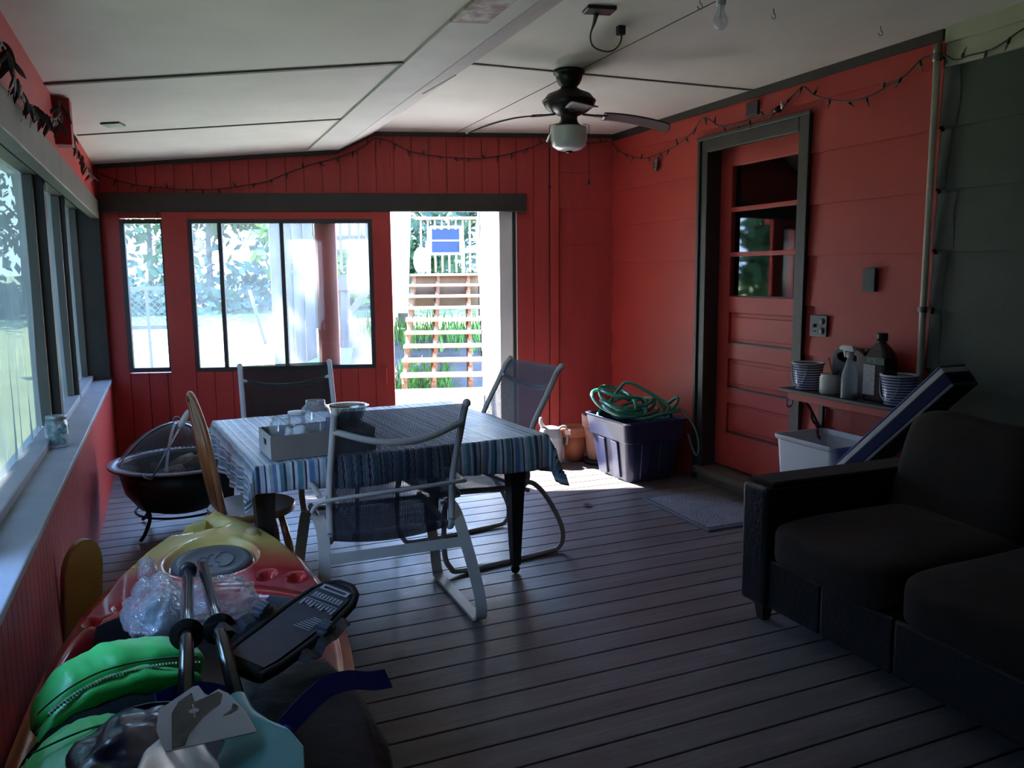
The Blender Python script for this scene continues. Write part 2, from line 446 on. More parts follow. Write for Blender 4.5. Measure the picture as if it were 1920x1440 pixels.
wc.prism([BW(-.50, .03, 0), BW(.1, .03, 0), BW(.1, .03, 2.7), BW(-.50, .03, 2.7)], (0, 0, 0), N * .07)
struct(wc, 'wall_corner', M_redfloorwall, 'narrow red lap sided wall in the far right corner', 'wall')
m = MB(); bbox(m, -.552, -.482, -.035, .03, 0, 2.67); struct(m, 'trim_7', M_red, 'red vertical corner post left of the lap siding', 'trim', bevel=.003)
m = MB(); bbox(m, -4.166, -.762, -.06, 0, 2.032, 2.178); struct(m, 'trim_8', M_brown, 'dark grey sliding door track board over the doorway', 'trim', bevel=.004)
m = MB()
for a, b in ((S_L, -2.315), (-2.315, -2.013), (-2.013, 0)):
    m.prism([BW(a, 0, back_top(a) - .062), BW(b, 0, back_top(b) - .062), BW(b, 0, back_top(b)), BW(a, 0, back_top(a))], (0, 0, 0), N * -.018)
struct(m, 'trim_9', M_brown, 'dark trim along the top of the back wall', 'trim')
# fixed mullion post seen through the big window, doorway jamb, outer opening frame
m = MB(); bbox(m, -2.516, -2.346, .0, .085, .66, 1.99); struct(m, 'trim_10', M_red, 'red brown post behind the wide window glass', 'trim', bevel=.004)
m = MB(); bbox(m, -.985, -.872, .02, .20, 0, 2.06); m.m = 1; bbox(m, -.872, -.846, .0, .06, 0, 2.06); m.m = 0; bbox(m, -.846, -.836, -.004, .02, 0, 2.06)
struct(m, 'trim_11', [M_white, M_brown], 'white doorway jamb with a dark stop strip', 'trim', bevel=.003)
m = MB(); bbox(m, -1.93, -.86, .0, .14, -.03, .012); struct(m, 'trim_12', M_graytrim, 'worn threshold board in the doorway', 'trim')

M_wf = mat('dark_window_frame', (.035, .033, .034, 1), (.028, .026, .028, 1), rough=.45)
M_alu = mat('grey_screen_rail', (.25, .26, .28, 1), (.2, .21, .23, 1), rough=.4)
def back_window(idx, lab, s0, s1, z0, z1, n, fw=.036, mull=()):
    r = sthing('window_%d' % idx, lab, 'window'); f = MB()
    bbox(f, s0, s0 + fw, n - .02, n + .02, z0, z1); bbox(f, s1 - fw, s1, n - .02, n + .02, z0, z1)
    bbox(f, s0 + fw, s1 - fw, n - .02, n + .02, z0, z0 + fw); bbox(f, s0 + fw, s1 - fw, n - .02, n + .02, z1 - fw, z1)
    f.build('window_frame', M_wf, r, bevel=.003)
    for a, b in mull:
        q = MB(); bbox(q, a, b, n - .018, n + .018, z0 + fw, z1 - fw); q.build('mullion', M_wf, r, bevel=.003)
    p = MB(); p.add([BW(s0 + fw, n, z0 + fw), BW(s1 - fw, n, z0 + fw), BW(s1 - fw, n, z1 - fw), BW(s0 + fw, n, z1 - fw)], [(0, 1, 2, 3)])
    p.build('pane', M_pane, r)
    return r
back_window(1, 'narrow dark framed window at the left end of the back wall', -4.035, -3.685, .745, 1.975, .0)
# sliding door leaf with the wide window
d2 = sthing('door_2', 'red sliding barn door leaf with a wide glazed window', 'door')
lf = MB()
def leafbox(s0, s1, z0, z1): bbox(lf, s0, s1, -.05, -.012, z0, z1)
leafbox(-3.70, -3.505, .03, 2.032); leafbox(-2.045, -1.893, .03, 2.032); leafbox(-3.505, -2.045, 1.972, 2.032)
k = -3.505
while k < -2.046:
    leafbox(k + .003, min(k + .1452, -2.045), .03, .742); k += .1452
bbox(lf, -3.51, -2.04, -.02, -.012, .03, .742)
lf.build('door_leaf', M_red, d2, bevel=.003)
fr = MB(); fw = .034; n = -.034
for a in ((-3.505, -3.505 + fw, .742, 1.972), (-2.045 - fw, -2.045, .742, 1.972), (-3.505 + fw, -2.045 - fw, .742, .742 + fw), (-3.505 + fw, -2.045 - fw, 1.972 - fw, 1.972)):
    bbox(fr, a[0], a[1], n - .018, n + .018, a[2], a[3])
fr.build('window_frame', M_wf, d2, bevel=.003)
p = MB(); p.add([BW(-3.47, n, .776), BW(-2.08, n, .776), BW(-2.08, n, 1.938), BW(-3.47, n, 1.938)], [(0, 1, 2, 3)]); p.build('pane', M_pane, d2)
for a, b in ((-3.272, -3.243), (-2.785, -2.757)):
    q = MB(); bbox(q, a - .002, b + .002, -.056, -.018, .774, 1.94); q.build('mullion', M_wf, d2, bevel=.003)
hd = MB(); bbox(hd, -1.972, -1.956, -.085, -.072, .60, .74); bbox(hd, -1.972, -1.956, -.075, -.05, .60, .62); bbox(hd, -1.972, -1.956, -.075, -.05, .72, .74)
hd.build('door_handle', M_red, d2, bevel=.003)

# ---- house wall (right): red lap siding near the door, grey siding nearer the camera
def lap(mb, ya, yb, z0, z1, pitch=.2975, start=.12):
    k = -1
    while start + pitch * k < z1:
        a = max(z0, start + pitch * k); b = min(z1, start + pitch * (k + 1)); k += 1
        if b - a < .01: continue
        f = (b - a) / pitch
        mb.prism([(XR - .004 - .013 * f, ya, a), (XR - .004, ya, b + .003), (XR + .02, ya, b), (XR + .02, ya, a)], (0, 0, 0), (0, yb - ya, 0))
wr = MB()
lap(wr, 3.08, 4.03, 0, 2.69); lap(wr, 5.01, 6.37, 0, 2.69); lap(wr, 4.03, 5.01, 2.40, 2.69)
wr.box(XR + .02, XR + .12, 3.08, 4.018, 0, 2.7); wr.box(XR + .02, XR + .12, 5.012, 6.45, 0, 2.7); wr.box(XR + .02, XR + .12, 4.0, 5.02, 2.402, 2.7)
struct(wr, 'wall_right', M_red, 'red lap sided house wall around the panelled door', 'wall')
wg = MB(); lap(wg, Y0, 3.055, 0, 2.49); wg.box(XR + .02, XR + .12, Y0, 3.08, 0, 2.7)
struct(wg, 'wall_near_right', M_graysiding, 'grey green lap sided house wall behind the sofa', 'wall')
wp = MB()                                                          # ragged unpainted strip beside the conduit
for k in range(-1, 8):
    za, zb = .12 + .2975 * k + .012, .12 + .2975 * (k + 1) - .012
    za = max(za, .02); e0 = 2.99 + .03 * math.sin(k * 2.3)
    pts = [(XR - .0195 + .012 * ((z - za) / (zb - za)) , e0 + .018 * nz(k * 3.1, z * 9, .4), z) for z in [za + (zb - za) * i / 9 for i in range(10)]]
    pts += [(XR - .0075, 3.075, zb), (XR - .0195, 3.075, za)]
    wp.add(pts, [tuple(range(len(pts)))])
struct(wp, 'trim_13', M_bare, 'ragged pale strip of siding left unpainted beside the conduit', 'trim')
m = MB(); rbox(m, -.02, .022, Y0, 3.062, 2.49, 2.60); rbox(m, -.02, .034, Y0, 3.062, 2.60, 2.69)
struct(m, 'trim_14', M_cream, 'cream frieze board above the grey siding', 'trim', bevel=.003)
m = MB(); rbox(m, -.02, .02, 3.085, 6.37, 2.622, 2.69); struct(m, 'trim_15', M_brown, 'dark trim along the top of the red house wall', 'trim')

# ---- panelled house door
d1 = sthing('door_1', 'red panelled house door with three glass lights and dark casing', 'door')
c = MB(); rbox(c, -.01, .028, 4.972, 5.072, 0, 2.44); rbox(c, -.01, .028, 3.962, 4.058, 0, 2.44); rbox(c, -.01, .03, 4.058, 4.972, 2.345, 2.44)
rbox(c, .028, .042, 5.045, 5.075, 0, 2.455); rbox(c, .028, .042, 3.958, 3.985, 0, 2.455); rbox(c, .03, .046, 3.955, 5.078, 2.428, 2.455)
c.build('door_casing', M_brown, d1, bevel=.004)
j = MB(); rbox(j, -.16, -.005, 4.985, 5.01, .1, 2.40); rbox(j, -.16, -.005, 4.02, 4.045, .1, 2.40); rbox(j, -.16, -.005, 4.045, 4.985, 2.375, 2.40)
j.build('door_jamb', M_brown, d1)
sl = MB(); xa, xb = XR + .10, XR + .14
GL = [(1.345, 1.622), (1.652, 1.93), (1.96, 2.242)]; PN = [(.376, .588), (.70, .904), (1.018, 1.232)]
ya, yb = 4.125, 4.858
sl.box(xa, xb, 4.045, ya, .12, 2.375); sl.box(xa, xb, yb, 4.985, .12, 2.375)
zz = [.12] + [v for p in PN + GL for v in p] + [2.375]
for i in range(0, len(zz), 2): sl.box(xa, xb, ya, yb, zz[i], zz[i + 1])
sl.build('door_slab', M_red, d1, bevel=.004)
for z0, z1 in PN:
    q = MB(); q.box(xa + .018, xa + .03, ya, yb, z0, z1)
    q.prism([(xa + .018, ya + .03, z0 + .03), (xa + .018, yb - .03, z0 + .03), (xa + .018, yb - .03, z1 - .03), (xa + .018, ya + .03, z1 - .03)], (0, 0, 0), (-.008, 0, 0))
    q.build('door_panel', M_red, d1, bevel=.006)
    q = MB(); q.box(xa - .004, xa + .018, ya, yb, z0 - .006, z0 + .004); q.build('panel_ledge', M_brown, d1)
for z0, z1 in GL:
    q = MB(); q.add([(xa + .02, ya, z0), (xa + .02, ya, z1), (xa + .02, yb, z1), (xa + .02, yb, z0)], [(0, 1, 2, 3)]); q.build('pane', M_doorglass, d1)
q = MB(); q.box(xa + .012, xa + .028, ya, yb, 1.345, 1.352); q.build('glazing_bead', M_brown, d1)
q = MB(); q.box(xa - .006, xa, 4.142, 4.172, 1.06, 1.15); q.lathe([(.012, 0), (.012, .012), (0, .014)], 12, (xa - .006, 4.157, 1.10), Matrix.Rotation(-PI / 2, 4, 'Y'))
q.build('lock_plate', M_chrome, d1)
q = MB(); rbox(q, -.16, .06, 4.0, 5.03, .055, .105); rbox(q, -.02, .035, 4.02, 5.01, 0, .055); q.build('door_sill', M_graytrim, d1, bevel=.006)
q = MB()                                                           # room behind the door, its unlit dark put into black walls
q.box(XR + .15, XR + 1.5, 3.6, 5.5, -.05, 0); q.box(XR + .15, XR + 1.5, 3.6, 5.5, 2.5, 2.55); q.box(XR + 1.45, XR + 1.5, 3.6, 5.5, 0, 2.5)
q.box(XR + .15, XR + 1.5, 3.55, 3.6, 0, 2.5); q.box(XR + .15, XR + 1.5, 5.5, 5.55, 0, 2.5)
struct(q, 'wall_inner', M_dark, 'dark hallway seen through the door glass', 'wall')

# ---- left wall
wl = MB(); TL = 7.45 - Y0
t = 0
while t < TL:
    lbox(wl, t + .002, min(t + .076, TL), -.014, 0, 0, .672); t += .078
lbox(wl, -.1, TL, -.16, -.014, -.03, .672)
struct(wl, 'wall_left', M_redfloorwall, 'low red grooved board wall under the left windows', 'wall')
m = MB(); lbox(m, -.01, TL, -.19, .006, .672, .70); struct(m, 'windowsill', M_sill, 'long grey blue sill under the left windows', 'sill', bevel=.005)
m = MB()
lbox(m, -.05, TL, -.09, -.02, 2.10, 2.46)
struct(m, 'wall_left_fascia', M_red, 'red fascia band over the left windows', 'wall')
m = MB(); lbox(m, -.02, TL, -.06, 0, 1.975, 2.118); lbox(m, -.05, TL, -.30, -.06, 2.10, 2.13)
struct(m, 'trim_16', M_graytrim, 'long grey header board over the left windows', 'trim', bevel=.005)
m = MB(); lbox(m, -.05, TL, -.30, -.09, 2.13, 2.46); lbox(m, -.05, TL, -.30, -.16, -.03, .66)
struct(m, 'wall_left_outer', M_white, 'outer skin of the left wall', 'wall')
m = MB(); lbox(m, -.02, .085, -.17, 0, .70, 2.10); struct(m, 'trim_17', M_brown, 'dark corner post at the far end of the left windows', 'trim', bevel=.005)
posts = [2.45, 4.72, 5.45]
for i, t0 in enumerate(posts):
    m = MB(); lbox(m, t0 - .09, t0, -.205, -.115, .70, 2.10)
    struct(m, 'trim_%d' % (18 + i), M_brown, ['dark post between the left window bays', 'dark window post beside the kayak', 'dark window post left of the camera'][i], 'trim', bevel=.005)
def film_bay(idx, lab, t0, t1, mt=None):
    r = sthing('window_%d' % idx, lab, 'window'); f = MB()
    lbox(f, t0, t1, -.205, -.125, .70, .738); f.build('bottom_rail', M_sill, r, bevel=.004)
    f = MB(); lbox(f, t0, t1, -.205, -.14, 2.045, 2.10); lbox(f, t0, t0 + .05, -.235, -.16, .738, 2.045); lbox(f, t1 - .05, t1, -.235, -.16, .738, 2.045)
    f.build('window_frame', M_graytrim, r, bevel=.004)
    f = MB(); W = t1 - t0
    def fn(u, v):
        tt = t0 + .03 + u * (W - .06); z = .72 + v * 1.36
        fold = .008 * nz(tt * 7, z * .8, 3) + .003 * nz(tt * 22, z * 1.2, 7)
        fold += .010 * (1 - v) ** 3 * math.sin(tt * 30 + 5 * nz(tt * 3, z, 1))
        return LW(tt, -.205 + fold, z)
    f.surf(fn, max(12, int(W * 45)), 22); f.build('plastic_film' if mt is None else 'insect_screen', mt or M_film, r)
film_bay(2, 'far small left window sheeted with cloudy plastic', .085, 1.20)
film_bay(3, 'second left window bay sheeted with cloudy plastic', 1.245, 2.36)
film_bay(4, 'large near left window sheeted with cloudy plastic', 2.45, 4.63)
film_bay(5, 'unseen added window bay that lets skylight onto the kayak', 4.72, 5.36, M_screen)  # out-of-view opening added so skylight reaches the gear
m = MB(); lbox(m, 5.44, TL, -.21, -.15, .70, 2.10); struct(m, 'wall_left_near', M_graysiding, 'unseen left wall closed up to cut light beside the photographer', 'wall')  # out of view, made solid to hold back light near the camera
m = MB(); lbox(m, 1.19, 1.255, -.22, -.13, .70, 2.10); struct(m, 'trim_23', M_brown, 'slim dark mullion between the two far left bays', 'trim', bevel=.004)
m = MB(); m.box(-.8, XR + .1, Y0 - .12, Y0, -.05, 2.75)
struct(m, 'wall_rear', M_graysiding, 'closed rear wall of the porch', 'wall')
# ================================================================ FURNITURE
# ---- table and striped cloth
TA = rad(4.9); TC = (.945, 4.26); THX, THY, TZ = .70, .62, .718
tb = thing('dining_table', 'dark wood table with tapered legs under the striped cloth', 'table', (TC[0], TC[1], 0), TA)
M_darkwood = mat('dark_stained_wood', (.028, .018, .015, 1), (.02, .014, .012, 1), rough=.4, scale=5, stretch=(6, 6, .6))
m = MB(); m.box(-THX, THX, -THY, THY, .69, .715); m.build('tabletop', M_darkwood, tb, bevel=.005)
m = MB()
for s in (-1, 1):
    m.box(-THX + .07, THX - .07, s * (THY - .08) - .012, s * (THY - .08) + .012, .60, .69); m.box(s * (THX - .08) - .012, s * (THX - .08) + .012, -THY + .07, THY - .07, .60, .69)
m.build('apron', M_darkwood, tb)
for sx in (-1, 1):
    for sy in (-1, 1):
        m = MB(); cx, cy = sx * (THX - .085) - .05, sy * (THY - .07)
        def sq(h, z): return [(cx - h, cy - h, z), (cx + h, cy - h, z), (cx + h, cy + h, z), (cx - h, cy + h, z)]
        vs = sq(.021, .045) + sq(.043, .58) + sq(.043, .69)
        m.add(vs, [(3, 2, 1, 0), (8, 9, 10, 11)] + [(a + i, a + (i + 1) % 4, a + 4 + (i + 1) % 4, a + 4 + i) for a in (0, 4) for i in range(4)])
        leg = m.build('leg', M_darkwood, tb, bevel=.003)
        m = MB(); m.lathe([(0, -.008), (.022, -.008), (.024, 0), (.022, .008), (0, .008)], 14, (cx, cy, .024), Matrix.Rotation(PI / 2, 4, 'X')); m.tube([(cx, cy, .02), (cx, cy, .05)], .008)
        m.build('caster', M_blackmetal, leg)
def cloth_material():
    t = NT('striped_cotton_cloth'); b = t.n('ShaderNodeBsdfPrincipled', Roughness=.42); b.inputs['Sheen Weight'].default_value = .45; b.inputs['Specular IOR Level'].default_value = .8
    tc = t.n('ShaderNodeTexCoord'); sp = t.n('ShaderNodeSeparateXYZ'); t.l(tc.outputs['UV'], sp.inputs[0])
    f = t.math('FRACT', t.math('MULTIPLY', sp.outputs[0], 1 / .335))
    pal = dict(w=(.70, .76, .84, 1), l=(.42, .53, .64, 1), t=(.09, .29, .36, 1), b=(.12, .24, .46, 1), n=(.022, .03, .07, 1), k=(.04, .025, .03, 1), g=(.36, .42, .45, 1))
    seq = [('w', .0), ('n', .035), ('w', .06), ('t', .10), ('g', .165), ('k', .195), ('w', .215), ('b', .25), ('l', .32), ('n', .365), ('w', .385), ('l', .425), ('t', .47), ('w', .53), ('b', .56), ('n', .585), ('l', .625), ('k', .68), ('w', .70), ('g', .74), ('b', .785), ('w', .83), ('t', .87), ('n', .925), ('l', .95)]
    c = t.ramp(f, [(p, pal[k]) for k, p in seq], True)
    n = t.n('ShaderNodeTexNoise', Scale=25, Detail=5); t.l(tc.outputs['Object'], n.inputs['Vector'])
    wv = t.n('ShaderNodeTexNoise', Scale=420, Detail=1); t.l(tc.outputs['Object'], wv.inputs['Vector'])
    v = t.ramp(n.outputs[0], [(.3, (.85, .85, .85, 1)), (.7, (1.1, 1.1, 1.1, 1))])
    mul = t.n('ShaderNodeMix', data_type='RGBA', blend_type='MULTIPLY'); mul.inputs[0].default_value = 1; t.l(c, mul.inputs[6]); t.l(v, mul.inputs[7])
    t.l(mul.outputs[2], b.inputs['Base Color'])
    bp = t.n('ShaderNodeBump', Strength=.35, Distance=.006); t.l(n.outputs[0], bp.inputs['Height']); t.l(bp.outputs[0], b.inputs['Normal'])
    return t.done(b.outputs[0])
M_cloth = cloth_material()
m = MB(); OX, OY = .19, .145; CX, CY = THX + .012, THY + .012
def cl(u, v):
    a = (2 * u - 1) * (CX + OX); b = (2 * v - 1) * (CY + OY)
    ex, ey = max(0, abs(a) - CX), max(0, abs(b) - CY); sx, sy = math.copysign(1, a), math.copysign(1, b)
    x, y = min(abs(a), CX) * sx, min(abs(b), CY) * sy
    lo, hi = min(ex, ey), max(ex, ey)
    if ey > 0 and b < 0: hi *= 1 + .18 * a / CX
    z = TZ + .004 - (hi + .22 * lo) + .0025 * nz(a * 5, b * 5, 2) + .003 * nz(a * 14, b * 11, 5)
    if hi > 0:
        dr = hi / .2
        if ex >= ey: x += sx * (.012 * min(1, dr * 3) + dr * (.020 * math.sin(b * 17 + 1.5 * sx) + .012 * math.sin(b * 37)))
        if ey > ex or lo > 0: y += sy * (.012 * min(1, dr * 3) + dr * (.018 * math.sin(a * 15 + sy) + .010 * math.sin(a * 41 + 2)))
        x += sx * lo * .34; y += sy * lo * .30
        z += .008 * dr * math.sin(a * 9 + b * 7)
    return V((x, y, z))
m.surf(cl, 170, 150, uvs=(2 * (CX + OX), 2 * (CY + OY)))
o = m.build('tablecloth', M_cloth); o.location = (TC[0], TC[1], 0); o.rotation_euler = (0, 0, TA)
WM[o.name] = Matrix.Translation(V((TC[0], TC[1], 0))) @ Matrix.Rotation(TA, 4, 'Z')
tag(o, 'blue, white and teal striped cloth hanging over the table edges', 'tablecloth')
q = o.modifiers.new('Solid', 'SOLIDIFY'); q.thickness = .0015; q.offset = 1

# ---- sling chairs
def sling_chair(name, label, loc, rz, sling, flatbar, h=1.02, w=.52, frame=M_frame, armbar=False, lean=.20):
    r = thing(name, label, 'chair', loc, rz, None); hw = w / 2
    zb = .345 if flatbar else .385
    ft = .06 if flatbar else .02
    # seat/back side rails
    bk = [(-.115, zb), (-.125, zb + .12), (-.15, zb + .30), (-.12 - lean * .75, h - .12), (-.12 - lean, h - .03), (-.135 - lean * 1.08, h)]
    for s in (-1, 1):
        m = MB(); P = spline([(s * hw, .40, .425), (s * hw, .30, .425), (s * hw, .05, .405), (s * hw, -.09, .40), (s * hw, -.125, .44)] + [(s * hw, y, z) for y, z in bk[1:]], 5)
        m.tube(P, .0155, 10); m.ball((s * hw, bk[-1][0], bk[-1][1]), .018, n=10, m=8)
        m.build('side_rail', frame, r)
        m = MB()
        if flatbar:
            P = spline([(0, .32, .425), (0, .37, .34), (0, .385, .12), (0, .36, .03), (0, .30, .011), (0, -.16, .011), (0, -.255, .018), (0, -.285, .06), (0, -.265, .17), (0, -.215, .31), (0, -.15, .415), (0, -.08, .47), (0, .0, .485), (0, .06, .465)], 6)
            m.strap([V((s * (hw + .03 + .045 * smooth(.48, .05, p.z)), p.y, p.z)) for p in P], .05, .012, (1, 0, 0))
        else:
            P = spline([(0, .30, .42), (0, .375, .38), (0, .39, .15), (0, .36, .05), (0, .27, .014), (0, -.22, .014), (0, -.32, .03), (0, -.345, .10), (0, -.31, .20), (0, -.23, .33), (0, -.15, .41), (0, -.08, .425)], 6)
            m.tube([V((s * (hw + .02), p.y, p.z)) for p in P], .0135, 10)
        m.build('leg', frame, r)
        m = MB(); A = spline([(0, -.17, .60 if not flatbar else .62), (0, .0, .625), (0, .22, .61), (0, .33, .57), (0, .36, .50), (0, .30, .43)], 6)
        m.tube([V((s * (hw + .045), p.y, p.z)) for p in A], .012 if not flatbar else .014, 8, flat=.6)
        m.build('armrest', frame, r)
    m = MB()
    def sl(u, v):
        x = (2 * u - 1) * (hw - .012); c = 1 - (2 * u - 1) ** 2
        path = [(.40, .425), (.30, .425), (.05, .405), (-.09, .40), (-.125, .44)] + bk[1:]
        p = SP[int(round(v * (len(SP) - 1)))]
        sag = .028 * c * (1 if v < .45 else .55)
        if v < .45: return V((x, p.y, p.z - sag))
        return V((x, p.y - sag * .9, p.z))
    SP = spline([(0, .40, .425), (0, .30, .425), (0, .05, .405), (0, -.09, .40), (0, -.125, .44)] + [(0, y, z) for y, z in bk[1:]], 5)
    m.surf(sl, 14, len(SP), uvs=(w, 1.2)); m.build('sling', sling, r)
    m = MB(); P = spline([(-hw, -.12 - lean * .86, h - .085), (-hw * .5, -.155 - lean * .9, h - .125), (0, -.175 - lean * .9, h - .14), (hw * .5, -.155 - lean * .9, h - .125), (hw, -.12 - lean * .86, h - .085)], 6)
    m.tube(P, .014, 8); m.build('back_brace', frame, r)
    m = MB()
    if flatbar: m.strap([(-hw - .02, -.19, .355), (hw + .02, -.19, .355)], .045, .012, (0, .35, 1))
    else: m.tube([(-hw, -.13, .37), (hw, -.13, .37)], .012)
    m.build('crossbar', frame, r)
    m = MB(); m.tube([(-hw, .39, .415), (hw, .39, .415)], .012); m.build('crossbar', frame, r)
    if armbar:
        m = MB(); P = spline([(-hw - .075, -.155, .555), (-hw - .055, -.175, .59), (-hw, -.195, .607), (0, -.205, .62), (hw, -.195, .628), (hw + .02, -.19, .628)], 6)
        m.tube(P, .013, 8, flat=.7); m.build('rear_bar', frame, r)
    return r
sling_chair('patio_chair', 'patio chair with see-through navy mesh back nearest the camera at the table', (.835, 3.525, 0), 0, M_sling, True, armbar=True, h=.995, w=.535)
sling_chair('patio_chair', 'patio chair with navy sling at the doorway end of the table', (1.54, 4.19, 0), rad(90 + 10), M_slingd, False)
sling_chair('patio_chair', 'patio chair with dark green sling on the far side of the table', (.655, 5.10, 0), rad(180), M_slinggreen, False, h=.965, w=.55, lean=.12, frame=M_whiteplastic)

# ---- bow-back wooden chair tucked under the table's left end
M_oak = mat('varnished_oak', (.36, .15, .055, 1), (.25, .095, .035, 1), rough=.3, scale=4, stretch=(8, 8, .8), coat=.4)
M_seatpad = mat('pale_pink_seat', (.60, .52, .52, 1), (.52, .44, .44, 1), rough=.5)
wc_ = thing('windsor_chair', 'wooden spindle back chair with round pale seat at the table end', 'chair', (.31, 4.06, 0), rad(8))
m = MB(); m.lathe([(0, .385), (.17, .385), (.20, .40), (.205, .42), (.20, .432)], 28); m.build('seat', M_oak, wc_)
m = MB(); m.lathe([(.20, .432), (.19, .437), (0, .437)], 28); m.build('seat_pad', M_seatpad, wc_)
bowp = [(-.155, -.125, .435), (-.185, -.15, .62), (-.215, -.14, .82), (-.24, -.09, .94), (-.248, 0, .985), (-.24, .09, .94), (-.215, .14, .82), (-.185, .15, .62), (-.155, .125, .435)]
m = MB(); m.tube(spline(bowp, 6), .0145, 8); m.build('back_bow', M_oak, wc_)
for k, y in enumerate((-.075, -.025, .025, .075)):
    m = MB(); zt = .975 - abs(y) * .45; m.tube([(-.165 - abs(.06 - abs(y)) * .05, y * .9, .43), (-.20, y * 1.1, .68), (-.243, y, zt)], [.008, .0105, .007], 8); m.build('spindle', M_oak, wc_)
for sx in (-1, 1):
    for sy in (-1, 1):
        m = MB(); m.tube([(sx * .11, sy * .10, .39), (sx * .135, sy * .125, .25), (sx * .165, sy * .155, 0)], [.015, .019, .012], 10); m.build('leg', M_oak, wc_)
m = MB(); m.tube([(-.14, -.13, .17), (.14, -.13, .17)], .009); m.tube([(-.14, .13, .17), (.14, .13, .17)], .009); m.tube([(0, -.13, .17), (0, .13, .17)], .009); m.build('stretcher', M_oak, wc_)

# ---- sofa along the house wall
M_leather = mat('black_leather', (.007, .0075, .010, 1), (.010, .0105, .013, 1), rough=.34, scale=10, bump=.35, bscale=45)
M_suede = mat('dark_brown_suede', (.022, .0105, .0085, 1), (.015, .007, .006, 1), rough=.9, scale=9, bump=.3, bscale=18, sheen=.04)
SY0, SY1, SX0, SX1 = .72, 2.89, 2.285, 3.38
sf = thing('sofa', 'dark leather and brown suede sofa against the house wall', 'sofa', (2.83, 1.8, 0))
def soft_box(x0, x1, y0, y1, z0, z1, p=.45, n=28, mm=18, wob=.012, fr=4, bulge=0):
    m = MB(); c = V(((x0 + x1) / 2, (y0 + y1) / 2, (z0 + z1) / 2)); rx, ry, rz = (x1 - x0) / 2, (y1 - y0) / 2, (z1 - z0) / 2; sd = rng.random() * 30
    def sg(t): return math.copysign(abs(t) ** p, t)
    def fn(u, v):
        a = 2 * PI * u; b = PI * (v - .5)
        cb = abs(math.cos(b)) ** p
        q = V((cb * sg(math.cos(a)) * rx, cb * sg(math.sin(a)) * ry, sg(math.sin(b)) * rz))
        w = wob * nz(q.x * fr + sd, q.y * fr, q.z * fr)
        if bulge and q.z > 0: q.z += bulge * max(0, 1 - (q.x / rx) ** 2) * max(0, 1 - (q.y / ry) ** 2)
        return c + q * (1 + w / max(.05, q.length) * 2)
    return m.surf(fn, n * 2, mm * 2, cu=True)
for ya, yb in ((2.43, 2.735), (2.07, 2.43), (1.50, 2.07), (.90, 1.50)):
    m = MB(); m.box(SX0 + .012, SX1, ya + .002, yb - .002, .085, .30); m.build('base_panel', M_leather, sf, w=True, bevel=.014, seg=3)
for ya, yb in ((SY1 - .16, SY1), (SY0, SY0 + .16)):
    m = MB(); m.box(SX0 - .012, SX1 - .02, ya, yb, .085, .615); m.build('armrest', M_leather, sf, w=True, bevel=.022, seg=4)
    m = MB(); m.box(SX0 + .03, SX1 - .06, ya + .004, yb - .004, .612, .634); m.build('arm_pad', M_suede, sf, w=True, bevel=.010, seg=3)
m = MB(); m.box(SX1 - .16, SX1, SY0 + .16, SY1 - .16, .085, .74); m.build('back_frame', M_leather, sf, w=True, bevel=.03, seg=3)
for ya, yb in ((2.085, 2.735), (1.44, 2.08), (.88, 1.435)):
    soft_box(SX0 - .028, SX1 - .15, ya, yb, .285, .482, p=.33, bulge=.028).build('seat_cushion', M_suede, sf, w=True)
for ya, yb, zt in ((2.09, 2.72, .895), (1.46, 2.09, .915), (.88, 1.46, .91)):
    m = soft_box(-.13, .13, ya, yb, -.27, .27, p=.36, wob=.010, fr=4)
    Mx = Matrix.Translation(V((3.09, 0, zt - .27))) @ Matrix.Rotation(rad(14), 4, 'Y'); m.xf(Mx); m.build('back_cushion', M_suede, sf, w=True)
for x in (SX0 + .06, SX1 - .1):
    for y in (SY0 + .08, SY1 - .08):
        m = MB(); m.lathe([(.028, 0), (.045, .10)], 4, (x, y, 0), Matrix.Rotation(PI / 4, 4, 'Z'), sm=False); m.disc((x, y, .001), .02, 8); m.build('foot', M_darkwood, sf, w=True)

# ---- door mat
mt = thing('doormat', 'grey speckled doormat on the deck below the house door', 'doormat', (3.11, 4.31, 0))
def speckle(name, c1, c2, sc):
    t = NT(name); b = t.n('ShaderNodeBsdfPrincipled', Roughness=.9); co = t.coord()
    n = t.n('ShaderNodeTexNoise', Scale=sc, Detail=3); t.l(co, n.inputs['Vector']); n2 = t.n('ShaderNodeTexNoise', Scale=9, Detail=3); t.l(co, n2.inputs['Vector'])
    a = t.ramp(n.outputs[0], [(.42, c1), (.60, c2)]); t.l(t.mix(t.ramp(n2.outputs[0], [(.35, (0, 0, 0, 1)), (.7, (.45, .45, .45, 1))]), a, (.25, .24, .27, 1)), b.inputs['Base Color'])
    bp = t.n('ShaderNodeBump', Strength=.6, Distance=.008); t.l(n.outputs[0], bp.inputs['Height']); t.l(bp.outputs[0], b.inputs['Normal']); return t.done(b.outputs[0])
P = [(2.872, 4.69), (3.40, 4.705), (3.385, 3.94), (2.852, 3.925)]
m = MB(); m.prism([(x, y, .001) for x, y in P], (0, 0, 0), (0, 0, .011)); m.build('rubber_border', mat('grey_rubber', (.10, .105, .125, 1), rough=.55), mt, w=True, bevel=.004)
c = V((3.127, 4.315, 0)); m = MB(); m.prism([V((x, y, .012)).lerp(c + V((0, 0, .012)), .09) for x, y in P], (0, 0, 0), (0, 0, .004)); m.build('carpet_insert', speckle('mat_carpet', (.05, .048, .058, 1), (.30, .30, .33, 1), 120), mt, w=True)

